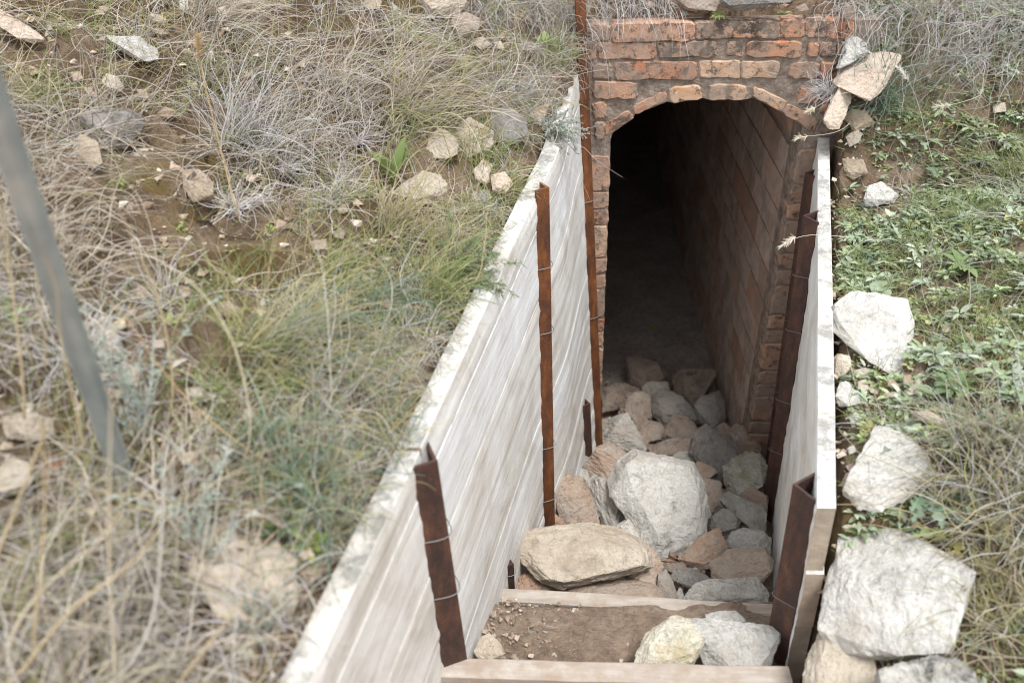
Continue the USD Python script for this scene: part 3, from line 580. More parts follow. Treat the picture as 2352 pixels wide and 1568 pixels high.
def rock(where, kind, pts, thick, mkey, label, lift=0.12, name='rock', rough=1.0, cuts=1, dy=0.30, sh=None, plate=None):
    RK[0] += 1; seed = RK[0]
    P = np.array([tr(kind)(*p) for p in pts]); c = P.mean(0)
    ext = np.sqrt(abs(0.5 * np.sum(P[:, 0] * np.roll(P[:, 1], -1) - P[:, 1] * np.roll(P[:, 0], -1))))
    foot = (c[0], c[1] + dy * ext)
    Q, dep = hit(*foot, where)
    v = -unit(ray(*c)); size = ext * dep / F
    nsurf = unit((0, .1, 1)) if where == 'pile' else unit((0, -.14, 1))
    nn = unit(v * .68 + nsurf * .5)
    Q = EYE + ray(*c) * (dep - lift * size)
    P3 = []
    for p in P:
        d = ray(*p); t = ((Q - EYE) @ nn) / (d @ nn); P3.append(EYE + d * t)
    P3 = np.array(P3)
    cen3 = P3.mean(0)
    if plate is not None:
        F3 = []
        for p in plate:
            d = ray(*tr(kind)(*p)); F3.append(EYE + d * (((Q - EYE) @ nn) / (d @ nn)))
        plate = np.array(F3)
    P3 = cen3 + (P3 - cen3) * (1.15 if where == 'pile' else 1.08)
    shv = None if sh is None else (RM[0] * sh[0] - RM[1] * sh[1])
    if where == 'ground': GROUND_ROCKS.append((*(cen3[:2]), size))
    det = 22 if ext > 60 else (15 if ext > 25 else 9)
    m = rock_mesh(P3, v, size, thick, seed, rough, det, cuts, shv, plate)
    obj(name, m, ST[mkey], smooth=17 if ext > 25 else 20, label=label, cat='rock' if name == 'rock' else 'stone', group='rocks of the rubble pile' if where == 'pile' else ('stones of the right bank' if c[0] > 1400 else 'stones of the left bank'))
pl = lambda *a, **k: rock('pile', *a, **k)
# rubble in and in front of the tunnel mouth (outlines in the photograph's own close-ups)
pl('C', [(1110, 65), (1180, 55), (1310, 95), (1370, 155), (1365, 220), (1240, 250), (1205, 290), (1110, 225)], .8, 'brown', 'reddish block farthest into the tunnel, topmost of the rubble', lift=.25)
pl('C', [(1440, 190), (1480, 155), (1600, 150), (1720, 155), (1715, 200), (1590, 400), (1500, 350), (1460, 300)], .8, 'brown', 'dark brown angular rock by the right tunnel wall, behind a grey block', lift=.25)
pl('C', [(1220, 240), (1300, 222), (1385, 235), (1395, 295), (1290, 340), (1220, 320)], .8, 'mossy', 'small mossy rock in front of the farthest reddish block', lift=.2)
pl('C', [(938, 290), (1000, 255), (1080, 245), (1170, 285), (1175, 330), (1060, 410), (938, 435)], .7, 'brown', 'brown rock against the left tunnel jamb behind the tall post')
pl('C', [(1090, 345), (1180, 318), (1280, 350), (1300, 450), (1230, 530), (1170, 560), (1120, 490), (1050, 460)], .7, 'brown', 'smooth dull brown rock behind the cone shaped grey rock', lift=.2)
pl('C', [(1293, 340), (1365, 286), (1490, 350), (1565, 430), (1600, 520), (1540, 550), (1450, 500), (1380, 540), (1305, 470)], .7, 'dark', 'long dark grey rock slanting across the tunnel mouth', lift=.25)
pl('C', [(1600, 400), (1640, 350), (1760, 310), (1795, 380), (1800, 480), (1760, 575), (1680, 570), (1598, 480)], .8, 'grey', 'upright pale grey block leaning at the foot of the right tunnel wall', lift=.3)
pl('C', [(1000, 500), (1100, 466), (1150, 560), (1180, 640), (1240, 760), (1120, 770), (1060, 710), (922, 670), (950, 580)], .9, 'grey', 'cone shaped grey rock standing beside the tall thin post', lift=.35)
pl('C', [(1165, 560), (1230, 508), (1330, 530), (1365, 570), (1310, 650), (1240, 660)], .8, 'brown', 'small brown rock right of the cone shaped grey rock')
pl('C', [(1165, 590), (1220, 600), (1258, 660), (1240, 715), (1190, 690)], .8, 'brown', 'little brown stone tucked against the cone shaped grey rock')
pl('C', [(1370, 590), (1440, 483), (1520, 490), (1570, 530), (1620, 600), (1500, 640), (1345, 645)], .8, 'brown', 'knobbly reddish brown rock in the middle of the tunnel mouth', lift=.2)
pl('C', [(1330, 680), (1410, 648), (1600, 640), (1600, 760), (1540, 800), (1280, 780), (1280, 720)], .7, 'brown', 'flat brown slab with a dark upper face in the shade of the mouth')
pl('C', [(1610, 610), (1680, 558), (1800, 640), (1880, 680), (1915, 760), (1820, 830), (1800, 930), (1720, 945), (1680, 870), (1575, 740)], .8, 'dark', 'big dark grey rock with white scratches near the right post', lift=.3)
pl('C', [(1745, 560), (1800, 526), (1840, 560), (1865, 640), (1800, 640)], .8, 'tan', 'small tan stone behind the big dark grey rock')
pl('C', [(1865, 570), (1900, 543), (1960, 565), (2040, 650), (2060, 720), (1980, 765), (1900, 740), (1855, 640)], .9, 'tan', 'knobbly brown conglomerate lump beside the right wall', rough=1.7)
pl('C', [(1995, 760), (2060, 745), (2100, 800), (2095, 850), (2030, 830)], .8, 'tan', 'small tan stone squeezed behind the mossy round rock')
pl('C', [(1808, 850), (1900, 785), (1960, 748), (2045, 770), (2098, 850), (2092, 960), (1990, 1015), (1900, 1048), (1835, 1020), (1812, 940)], .9, 'mossy', 'round mottled mossy rock touching the right wall post', lift=.35)
pl('C', [(1405, 790), (1480, 748), (1550, 738), (1645, 810), (1600, 850), (1500, 850)], .7, 'grey', 'low grey rock peeping over the largest pale boulder')
pl('C', [(1545, 870), (1620, 812), (1720, 850), (1742, 885), (1660, 945), (1600, 940)], .8, 'tan', 'tan rock with a mossy rim right of the largest boulder top')
pl('C', [(800, 745), (890, 680), (945, 685), (900, 750), (820, 790)], .8, 'tan', 'small tan stone behind the large tan rock on the left')
pl('C', [(612, 840), (640, 800), (700, 788), (800, 778), (845, 800), (800, 880), (700, 915), (630, 910)], .8, 'grey', 'speckled grey rock against the left wall below the short post')
pl('C', [(800, 850), (880, 738), (960, 692), (1055, 730), (1112, 790), (1065, 870), (1015, 1035), (920, 950), (850, 905)], .9, 'tan', 'large tan rock with a pale top left of the largest boulder', lift=.35)
pl('C', [(675, 920), (700, 880), (740, 858), (800, 868), (835, 900), (830, 980), (760, 960)], .8, 'grey', 'spiky pale stone on top of the upright tan block')
pl('C', [(585, 930), (640, 905), (690, 930), (650, 965), (590, 960)], .7, 'orange', 'small orange stone by the foot of the orange post')
pl('C', [(548, 960), (600, 935), (700, 928), (790, 960), (835, 1080), (895, 1280), (820, 1300), (720, 1295), (640, 1270), (610, 1100)], .7, 'tan', 'upright tan block with grey streaks at the foot of the orange post', lift=.4)
pl('C', [(830, 970), (870, 918), (940, 955), (1035, 1060), (1115, 1190), (1100, 1225), (980, 1285), (930, 1285), (885, 1150)], .8, 'grey', 'wedge shaped grey rock between the tan block and largest boulder', lift=.3)
pl('C', [(552, 1060), (610, 1045), (640, 1150), (600, 1190), (556, 1150)], .8, 'grey', 'grey stone jammed behind the upright tan block')
rock('pile', 'C', [(1080, 810), (1180, 758), (1280, 788), (1400, 808), (1550, 848), (1590, 920), (1632, 1020), (1605, 1180), (1632, 1280), (1612, 1400), (1480, 1450), (1310, 1450), (1235, 1330), (1140, 1220), (1035, 1060), (1010, 960), (1035, 890)], .62, 'white', 'largest pale grey boulder in the middle of the rubble pile', lift=.30, rough=.8, cuts=0, sh=(.0, .0), plate=[(1100, 830), (1180, 772), (1280, 797), (1400, 818), (1540, 860), (1582, 935), (1612, 1030), (1585, 1180), (1530, 1250), (1330, 1335), (1250, 1200), (1140, 1000)])
pl('C', [(1595, 1030), (1660, 1045), (1692, 1200), (1692, 1320), (1630, 1365), (1595, 1200)], .8, 'white', 'narrow pale slab standing against the largest boulder')
pl('C', [(1615, 970), (1680, 938), (1772, 960), (1795, 1150), (1690, 1225), (1650, 1060)], .8, 'tan', 'pinkish grey rock right of the largest boulder', lift=.25)
pl('C', [(1765, 1000), (1835, 1030), (1800, 1110), (1760, 1090)], .8, 'brown', 'small brown stone below the mossy round rock')
pl('C', [(1795, 1080), (1840, 1038), (1920, 1078), (2060, 1130), (2095, 1180), (2085, 1290), (2030, 1305), (1960, 1245), (1820, 1140)], .7, 'grey', 'flaky whitish rock slanting beside the right wall post', lift=.3)
pl('C', [(1695, 1225), (1790, 1158), (1830, 1158), (1912, 1240), (1885, 1310), (1770, 1335), (1705, 1290)], .8, 'grey', 'small smooth grey block right of the largest boulder', lift=.25)
pl('C', [(1920, 1070), (2010, 995), (2112, 1050), (2105, 1160), (2010, 1120)], .8, 'tan', 'pinkish rock between the mossy rock and the flaky one')
pl('D', [(357, 170), (400, 140), (500, 95), (545, 130), (545, 175), (430, 200), (365, 205)], .7, 'orange', 'small orange rock at the foot of the left wall behind the long slab')
pl('D', [(880, 180), (960, 120), (1020, 220), (1050, 280), (980, 290)], .7, 'white', 'pale stone in the gap between long slab and largest boulder')
pl('D', [(258, 290), (320, 220), (430, 190), (600, 168), (720, 168), (840, 185), (960, 240), (1035, 280), (1052, 340), (1068, 410), (960, 440), (700, 495), (560, 528), (480, 510), (430, 480), (390, 420), (320, 360)], .62, 'cream', 'long pale grey slab lying across the front of the rubble', lift=.35, rough=.8, cuts=0, sh=(.0, .0), plate=[(345, 335), (560, 328), (700, 303), (830, 272), (960, 292), (1042, 360), (1035, 405), (900, 428), (700, 480), (560, 510), (475, 490), (405, 420)])
pl('D', [(1040, 285), (1100, 300), (1162, 400), (1152, 525), (1090, 535), (1000, 500), (900, 455), (960, 430)], .8, 'tan', 'tan rock propped under the right end of the long slab', lift=.2)
pl('D', [(203, 575), (260, 488), (330, 463), (370, 500), (470, 500), (492, 560), (520, 630), (420, 622), (225, 608)], .8, 'orange', 'rough orange rock behind the left end of the upper step board', lift=.15, rough=1.4, dy=.0)
pl('D', [(523, 550), (600, 508), (690, 520), (740, 540), (820, 513), (900, 520), (970, 503), (1060, 520), (1152, 560), (1142, 675), (1000, 668), (740, 645), (545, 638)], .7, 'tan', 'long low pinkish rock right behind the upper step board', lift=.10, dy=.0)
pl('D', [(1158, 470), (1200, 447), (1240, 520), (1262, 590), (1292, 685), (1160, 680), (1148, 560)], .8, 'grey', 'grey speckled rock upright right of the long low pinkish rock', lift=.15, dy=.05)
pl('D', [(1240, 490), (1270, 440), (1360, 430), (1430, 470), (1500, 520), (1600, 555), (1450, 570), (1340, 545)], .6, 'dark', 'flat dark lichen covered stone behind the white front rock')
pl('D', [(1290, 360), (1390, 288), (1450, 220), (1520, 188), (1570, 290), (1570, 335), (1450, 418), (1330, 405)], .8, 'orange', 'orange red rock below the corner of the largest boulder', lift=.3)
pl('D', [(1572, 300), (1620, 200), (1680, 183), (1790, 198), (1838, 240), (1835, 325), (1760, 310), (1600, 340)], .8, 'white', 'whitish flat topped block by the right wall, behind a brown rock', lift=.3)
pl('D', [(1492, 400), (1580, 350), (1590, 318), (1800, 308), (1848, 380), (1842, 430), (1790, 505), (1600, 530), (1515, 490)], .8, 'tan', 'blocky brown rock with a yellowish top beside the right wall', lift=.4)
pl('D', [(1220, 400), (1300, 390), (1330, 440), (1250, 450), (1180, 430)], .6, 'brown', 'small brown stone in the gap before the orange red rock')
pl('D', [(1305, 665), (1410, 538), (1500, 553), (1620, 523), (1720, 528), (1760, 500), (1812, 570), (1815, 650), (1772, 725), (1640, 708), (1580, 720), (1470, 715)], .7, 'white', 'rough white rock behind the right end of the upper step board', lift=.12, rough=1.3, dy=.0)
pl('D', [(1460, 718), (1560, 703), (1640, 703), (1692, 750), (1682, 790), (1550, 785), (1465, 772)], .6, 'white', 'small white flake lying on the right half of the upper step board', lift=.5)
pl('D', [(1020, 1055), (1033, 960), (1083, 900), (1088, 840), (1180, 780), (1250, 743), (1322, 755), (1332, 800), (1402, 880), (1402, 950), (1280, 1090), (1035, 1090)], .75, 'yellow', 'yellow stained boulder on the bare earth tread', lift=.42)
pl('D', [(1362, 755), (1480, 768), (1560, 785), (1680, 800), (1830, 798), (1878, 850), (1862, 930), (1800, 1085), (1720, 1105), (1490, 1100), (1478, 960), (1425, 890)], .65, 'white', 'big white rock on the tread beside the nearest right post', lift=.42)
pl('D', [(5, 945), (40, 868), (90, 842), (152, 900), (168, 965), (110, 995), (40, 1005)], .8, 'cream', 'small cream stone on the tread beside the nearest left post', lift=.4)
pl(8, [(805, 1490), (850, 1462), (908, 1512), (902, 1565), (805, 1565)], .8, 'white', 'little white stone on the lower board at its left end', lift=.5)
# loose stones and boulders on the right bank
rt = lambda *a, **k: rock('ground', *a, **k)
rt(6, [(1068, 580), (1100, 535), (1190, 468), (1340, 455), (1560, 500), (1595, 640), (1580, 800), (1562, 940), (1520, 1005), (1440, 965), (1280, 865), (1180, 795), (1085, 710)], .6, 'white', 'large smooth pale boulder beside the middle of the right plank wall', lift=.12, dy=.12, rough=.6, cuts=2)
rt(9, [(1140, 560), (1180, 468), (1300, 428), (1450, 500), (1560, 590), (1700, 640), (1895, 780), (1965, 960), (1885, 1100), (1835, 1335), (1750, 1355), (1400, 1355), (1200, 1290), (1080, 1325), (995, 1180), (1025, 950), (1098, 750)], .7, 'white', 'biggest cream white boulder beside the raw plank ends', lift=.12, dy=.12, rough=.7, cuts=2)
rt(9, [(878, 1500), (960, 1280), (1000, 1190), (1080, 1300), (1300, 1330), (1362, 1450), (1365, 1600), (1300, 1660), (890, 1660)], .8, 'cream', 'rounded cream boulder under the biggest one at the bottom edge', lift=.15, rough=.7)
rt(9, [(1365, 1580), (1420, 1490), (1600, 1460), (1760, 1388), (1880, 1398), (2000, 1480), (2060, 1560), (2060, 1660), (1380, 1660)], .7, 'lichen', 'black and white lichen covered boulder at the bottom edge', lift=.2)
rt(9, [(1380, -143), (1450, -135), (1600, -63), (1725, 47), (1745, 150), (1700, 235), (1560, 320), (1400, 395), (1250, 375), (1165, 285), (1235, 180), (1290, 140), (1385, 150), (1370, 20)], .5, 'white', 'jagged white boulder above the biggest boulder, next to a lobed weed', lift=.12, dy=.12)
rt(9, [(1125, 225), (1160, 158), (1235, 148), (1235, 205), (1180, 265)], .8, 'cream', 'pale stone touching the plank wall left of the jagged white boulder', lift=.3)
rt(9, [(1155, 105), (1200, 88), (1235, 130), (1190, 155)], .8, 'tan', 'small tan pebble touching the plank wall above a pale stone', lift=.3, name='stone')
rt(9, [(1218, 62), (1270, 55), (1285, 100), (1240, 125)], .8, 'white', 'small bright white pebble beside the tan one near the plank wall', lift=.3, name='stone')
rt(9, [(1310, 110), (1350, 95), (1370, 140), (1330, 155)], .8, 'tan', 'small tan pebble left of the jagged white boulder', lift=.3, name='stone')
rt(6, [(1090, 1140), (1118, 1060), (1160, 1052), (1242, 1150), (1248, 1192), (1190, 1213), (1108, 1212)], .8, 'white', 'white angular stone against the plank wall below the smooth boulder', lift=.35)
rt(6, [(1073, 900), (1100, 868), (1180, 878), (1188, 960), (1140, 1022), (1085, 1022)], .8, 'cream', 'cream stone between the plank wall and the smooth boulder', lift=.25)
for pts, mk, lb in [
  ([(1212, 975), (1290, 958), (1315, 990), (1270, 1018), (1218, 1002)], 'cream', 'flat cream pebble directly below the smooth pale boulder'),
  ([(1238, 1050), (1290, 1038), (1312, 1100), (1270, 1132), (1238, 1092)], 'cream', 'oval cream pebble right of the white angular stone'),
  ([(1308, 1090), (1380, 1108), (1375, 1135), (1318, 1122)], 'cream', 'thin flat pebble right of the oval cream pebble'),
  ([(1408, 1132), (1510, 1118), (1515, 1162), (1418, 1168)], 'cream', 'broad flat pebble in the row below the smooth boulder'),
  ([(1438, 1030), (1480, 1048), (1515, 1080), (1490, 1108), (1440, 1082)], 'tan', 'tan pebble below the right foot of the smooth boulder'),
  ([(1543, 1010), (1592, 1008), (1594, 1072), (1548, 1094)], 'tan', 'upright brownish pebble at the right foot of the smooth boulder'),
  ([(1548, 1112), (1612, 1078), (1645, 1130), (1570, 1145)], 'cream', 'rightmost cream pebble of the row below the smooth boulder'),
  ([(1172, 1292), (1220, 1258), (1265, 1290), (1252, 1322), (1188, 1322)], 'white', 'whitish stone below the white angular stone, among twigs'),
  ([(1590, 1030), (1660, 1020), (1675, 1075), (1610, 1085)], 'cream', 'cream pebble behind the rightmost pebble of the row'),
  ([(2035, 612), (2090, 598), (2092, 660), (2040, 665)], 'tan', 'small tan stone among litter right of the smooth boulder'),
  ([(1800, 670), (1860, 655), (1870, 715), (1820, 725)], 'cream', 'greyish pebble in the weeds right of the smooth boulder'),
  ([(1165, 1500), (1205, 1478), (1232, 1520), (1180, 1545)], 'white', 'white pebble among twigs along the plank wall'),
]: rt(6, pts, .8, mk, lb, lift=.3, name='stone')
rt(6, [(1588, 1262), (1700, 1248), (1820, 1298), (1855, 1350), (1800, 1395), (1700, 1335)], .7, 'cream', 'oblong cream stone lying in the weeds above the jagged boulder', lift=.35)
rt(3, [(1088, 545), (1130, 470), (1220, 368), (1400, 358), (1525, 370), (1480, 450), (1440, 500), (1395, 560), (1412, 590), (1330, 652), (1285, 655), (1200, 595)], .5, 'pink', 'pinkish flat slab perched at the upper end of the right wall', lift=.5)
rt(3, [(1130, 578), (1192, 578), (1182, 680), (1122, 780), (1112, 862), (1050, 862), (1012, 822), (1018, 760), (1078, 690)], .6, 'pink', 'narrow pink stone hanging below the pinkish slab', lift=.5)
rt(3, [(1138, 330), (1160, 258), (1220, 246), (1282, 290), (1315, 352), (1220, 385), (1150, 445), (1098, 452)], .7, 'lichen', 'black and white lichen stone at the right end of the brick front', lift=.5)
rt(3, [(1158, 920), (1222, 868), (1262, 900), (1232, 960), (1180, 985)], .8, 'cream', 'small cream stone below the blue green grass clump', lift=.4)
rt(3, [(1140, 790), (1200, 750), (1290, 755), (1345, 830), (1220, 885)], .6, 'soilstone', 'earthy stone behind the blue green grass clump', lift=.3)
rt(3, [(1278, 1345), (1320, 1258), (1390, 1228), (1505, 1310), (1470, 1365), (1380, 1375), (1300, 1385)], .7, 'white', 'white triangular stone in the weeds high on the right bank', lift=.35)
rt(3, [(1135, 1070), (1270, 1075), (1295, 1160), (1200, 1205), (1150, 1150)], .6, 'soilstone', 'dusty half buried stone near the upper right wall end', lift=.2)
rt(3, [(2140, 700), (2220, 690), (2230, 750), (2150, 760)], .7, 'cream', 'pale stone half hidden by leaves near the right picture edge', lift=.3)
# stones on the left bank
lf = rt
lf(1, [(-60, 60), (0, 65), (60, 115), (160, 160), (225, 200), (292, 262), (222, 292), (130, 242), (-60, 130)], .6, 'pink', 'long pale stone at the top left edge of the picture', lift=.35)
lf(1, [(728, 250), (800, 258), (930, 248), (1020, 308), (1065, 340), (1052, 392), (1000, 412), (880, 380), (800, 322)], .6, 'white', 'bright white stone high on the left bank', lift=.4)
for pts, mk, lb in [
  ([(678, 560), (720, 498), (790, 518), (832, 590), (800, 622), (720, 602)], 'cream', 'cream oval stone below the bright white stone, upper left'),
  ([(558, 590), (640, 588), (672, 655), (600, 655)], 'tan', 'small tan stone left of the cream oval stone'),
  ([(1000, 108), (1060, 98), (1122, 140), (1102, 172), (1040, 152)], 'cream', 'flat pale stone above the bright white stone'),
  ([(1000, 190), (1080, 195), (1150, 240), (1100, 250), (1030, 225)], 'soilstone', 'thin earthy stone between the two pale stones, upper left'),
  ([(918, 600), (980, 608), (1002, 662), (940, 655)], 'tan', 'small tan stone right of the cream oval stone'),
  ([(1200, 10), (1262, -10), (1265, 70), (1208, 62)], 'white', 'small white stone at the top edge, left bank'),
  ([(1458, 60), (1512, 38), (1522, 102), (1478, 112)], 'cream', 'upright cream stone near the top edge, left bank'),
  ([(468, 490), (540, 488), (562, 542), (498, 555)], 'tan', 'half buried tan stone left of the cream oval stone'),
  ([(660, 50), (720, 40), (740, 80), (680, 95)], 'tan', 'round tan stone near the top edge, far left'),
  ([(1270, 270), (1380, 250), (1460, 275), (1440, 310), (1300, 300)], 'soilstone', 'long thin stone in the dry grass, upper left'),
  ([(1260, 540), (1330, 545), (1370, 590), (1290, 610)], 'soilstone', 'dusty stone beside the curved orange stalk'),
]: lf(1, pts, .7, mk, lb, lift=.35)
lf(1, [(538, 800), (600, 760), (700, 768), (900, 758), (965, 820), (930, 900), (840, 950), (840, 995), (720, 995), (620, 912)], .5, 'dark', 'dark patched ledge rock set in the earth of the left bank', lift=.2)
lf(1, [(540, 905), (640, 950), (685, 1100), (620, 1135), (500, 1022)], .5, 'soilstone', 'earthy yellow rock below the dark patched ledge rock', lift=.15)
lf(1, [(1230, 1150), (1330, 1140), (1425, 1230), (1430, 1330), (1300, 1350), (1240, 1260)], .5, 'soilstone', 'ochre earth lump on the left bank beside the curved stalk', lift=.05)
for pts, mk, lb, li in [
  ([(678, 1030), (710, 920), (760, 868), (842, 890), (892, 960), (882, 1032), (800, 1062), (700, 1062)], 'cream', 'left one of two pale rocks standing above the plank wall', .4),
  ([(878, 900), (920, 818), (980, 798), (1032, 830), (1052, 862), (1118, 880), (1112, 960), (1080, 1032), (960, 1052), (898, 1002)], 'cream', 'knobbly right one of two pale rocks above the plank wall', .45),
  ([(1108, 812), (1150, 738), (1260, 738), (1342, 800), (1362, 900), (1280, 962), (1200, 962), (1128, 880)], 'dark', 'dark hollow rock right of the two pale rocks', .2),
  ([(998, 1150), (1060, 1078), (1122, 1108), (1132, 1200), (1080, 1242), (1018, 1202)], 'pink', 'pink angular stone below the two pale rocks', .4),
  ([(1118, 1180), (1200, 1158), (1262, 1230), (1212, 1302), (1128, 1272)], 'pink', 'pinkish stone touching the back of the left plank wall', .4),
  ([(458, 1292), (560, 1218), (660, 1158), (762, 1178), (812, 1240), (802, 1312), (700, 1292), (560, 1342), (478, 1342)], 'cream', 'flat greenish cream rock beside the broad leaved weed', .4),
  ([(868, 100), (960, 88), (1042, 130), (1022, 202), (920, 232), (858, 160)], 'brown', 'reddish rough rock at the top centre above dry grass', .3),
  ([(638, 10), (700, -20), (900, -10), (962, 30), (880, 102), (820, 122), (700, 92)], 'cream', 'yellowish ledge rock at the top edge, left of centre', .3),
  ([(250, 20), (320, -10), (380, 10), (360, 60), (280, 70)], 'soilstone', 'tan ledge stone at the top edge in dry grass', .3),
  ([(440, 0), (500, -10), (512, 60), (470, 90)], 'white', 'bright narrow stone at the top edge in dry grass', .3),
  ([(1358, 782), (1420, 728), (1502, 698), (1472, 802), (1380, 882)], 'soilstone', 'dusty stone touching the upper end of the left wall', .3),
  ([(980, 270), (1060, 250), (1120, 300), (1050, 330)], 'pink', 'pinkish stone half under dry grass, top centre', .3),
  ([(1130, 290), (1180, 280), (1210, 335), (1160, 330)], 'pink', 'small pinkish stone right of its twin under dry grass', .3),
  ([(1000, 1290), (1090, 1280), (1130, 1330), (1050, 1370), (980, 1340)], 'grey', 'grey flat stone behind grass near the orange post', .25),
]: lf(2, pts, .7, mk, lb, lift=li)
for pts, mk, lb, li in [
  ([(588, 660), (700, 618), (782, 700), (802, 860), (700, 902), (640, 802)], 'cream', 'pale rock right behind the grey pipe', .3),
  ([(1248, 1100), (1330, 1083), (1442, 1100), (1502, 1142), (1420, 1155), (1258, 1132)], 'cream', 'flat cream stone in the middle of the left bank', .4),
  ([(1458, 530), (1540, 518), (1612, 570), (1582, 622), (1480, 602)], 'tan', 'tan stone left of the large grass tuft', .35),
  ([(1188, 430), (1260, 408), (1292, 450), (1230, 485)], 'tan', 'small tan stone among pebbles, middle left bank', .35),
  ([(20, 1292), (200, 1268), (342, 1310), (352, 1402), (220, 1445), (55, 1425)], 'cream', 'pale ledge stone at the left edge behind the pipe', .4),
  ([(2238, 50), (2290, 28), (2322, 60), (2300, 92), (2245, 88)], 'tan', 'round tan stone above the large grass tuft', .35),
  ([(2078, 110), (2190, 98), (2205, 172), (2100, 172)], 'soilstone', 'earthy stone beside the round tan stone', .3),
  ([(828, 920), (930, 960), (925, 1090), (828, 1042)], 'cream', 'narrow pale rock low behind the pipe', .3),
  ([(1638, 1240), (1685, 1228), (1695, 1312), (1618, 1315)], 'cream', 'upright cream stone below the flat one, left bank', .35),
  ([(1740, 680), (1820, 670), (1840, 730), (1780, 760)], 'soilstone', 'dusty brown stone at the root of the large tuft', .3),
  ([(1030, 780), (1100, 770), (1110, 820), (1040, 820)], 'tan', 'little tan stone beside the tall curved stalk', .3),
  ([(1190, 600), (1270, 590), (1290, 640), (1210, 650)], 'tan', 'lumpy tan stone among gravel on the left bank', .35),
]: lf(4, pts, .7, mk, lb, lift=li)
lf(7, [(-30, 140), (60, 60), (180, 78), (212, 200), (122, 272), (-30, 275)], .7, 'cream', 'rounded rock at the left edge below the pale ledge stone', lift=.4)
lf(7, [(1358, 560), (1420, 498), (1600, 518), (1760, 540), (1802, 640), (1932, 700), (2015, 820), (1985, 1000), (1900, 1172), (1750, 1205), (1500, 1105), (1320, 955), (1278, 720)], .4, 'cream', 'large pale blurred rock behind the near end of left wall', lift=.22, rough=1.2, dy=.15)
for pts, mk, lb in [([(498, 220), (560, 198), (622, 260), (542, 302)], 'white', 'white stone right of the rounded left edge rock'), ([(1378, 50), (1460, 18), (1512, 90), (1440, 132)], 'soilstone', 'dusty stone above the large blurred rock'), ([(2010, 690), (2080, 650), (2110, 720), (2030, 740)], 'pink', 'small pinkish stone touching the near end of the left wall')]:
    lf(7, pts, .7, mk, lb, lift=.35)
# rough stones bedded in the earth above the brick front
for pts, mk, lb in [([(915, 10), (1000, -40), (1215, -40), (1220, 40), (1190, 85), (1000, 80), (920, 60)], 'brown', 'brown rough block in the earth above the brick front, left of a grey one'),
                    ([(1250, 10), (1400, -40), (1760, -40), (1800, 15), (1600, 40), (1380, 85), (1290, 65)], 'dark', 'grey purple slab in the earth above the brick front'),
                    ([(640, 25), (700, 10), (725, 40), (690, 60)], 'orange', 'broken bit of orange brick above the left end of the brick front'),
                    ([(1830, 60), (1900, 30), (1930, 80), (1860, 95)], 'brown', 'brown lump of earth and stone above the right end of the brick front'),
                    ([(2180, 100), (2240, 60), (2300, 100), (2250, 160), (2190, 150)], 'brown', 'brown stone at the right end of the ledge above the bricks'),
                    ([(925, 90), (980, 85), (990, 120), (940, 125)], 'grey', 'small grey stone on the ledge above the bricks')]:
    P = [((2250 + a * .5102) * .5742, b * .5102 * .5742) for a, b in pts]
    rock('ground', 1, [(x / .3418, y / .3418) for x, y in P], .6, mk, lb, lift=.35)

# ------------------------------------------------------------------ loose gravel and crumbs (uncountable)
def pebbles(xy, size, zf, tints, seed):
    r = np.random.default_rng(seed); b4 = []
    for _ in range(10):
        h_ = trimesh.convex.convex_hull(r.normal(0, 1, (11, 3)) * [1, .8, .7]); h_.vertices /= np.abs(h_.vertices).max(); b4.append((np.array(h_.vertices)[h_.faces].reshape(-1, 3), np.arange(len(h_.faces) * 3).reshape(-1, 3)))
    n0 = 0; Vs, Fs, Ts = [], [], []
    for i in range(len(xy)):
        v, fc = b4[i % 10]; v = v * (size[i] * r.uniform(.7, 1.3, 3)); a = r.uniform(0, 6.28); c_, s_ = math.cos(a), math.sin(a)
        v = np.c_[v[:, 0] * c_ - v[:, 1] * s_, v[:, 0] * s_ + v[:, 1] * c_, v[:, 2] * .7]
        Vs.append(v + [xy[i, 0], xy[i, 1], zf[i] - size[i] * .10]); Fs.append(fc + n0); n0 += len(v); Ts.append(np.tile(tints[i], (len(v), 1)))
    return np.vstack(Vs), np.vstack(Fs), np.vstack(Ts)
def tints(n, cols, r, var=.12):
    c = np.array(cols)[r.integers(len(cols), size=n)]; return np.clip(c * r.uniform(1 - var, 1 + var, (n, 1)) * r.uniform(.96, 1.04, (n, 3)), 0, .9)
STONEC = [(.44, .36, .27), (.38, .30, .22), (.54, .47, .38), (.33, .25, .18), (.42, .33, .24), (.27, .20, .14)]
r = np.random.default_rng(21)
def scatter(n, x0, x1, y0, y1, side, r, gap=0.02):
    x, y = r.uniform(x0, x1, n), r.uniform(y0, y1, n)
    ok = (x < x_left(y) - gap) if side == 'L' else (x > x_right(y) + gap)
    return np.stack([x, y], 1)[ok]
def bare(x, y):      # where the earth of the left bank lies open
    g = 0
    for cx_, cy_, sx_, sy_, w_ in ((-.73, -1.16, .20, .18, 1.0), (-.64, -1.38, .16, .14, .9), (-1.02, -.70, .26, .20, .9), (-.92, -.93, .18, .2, .9), (-1.22, -.55, .16, .2, .6), (-.70, -1.52, .14, .10, .5)):
        g = np.maximum(g, w_ * np.exp(-.5 * (((x - cx_) / sx_) ** 2 + ((y - cy_) / sy_) ** 2)))
    return g
g1 = scatter(24000, -1.7, 0.1, -2.2, .5, 'L', r)
w = fbm(np.c_[g1 * 2.2, g1[:, :1] * 0], 3, 31) + .22 * bare(g1[:, 0], g1[:, 1]); g1 = g1[w > .47][:11000]
s1 = .0025 + .018 * r.random(len(g1)) ** 4.5
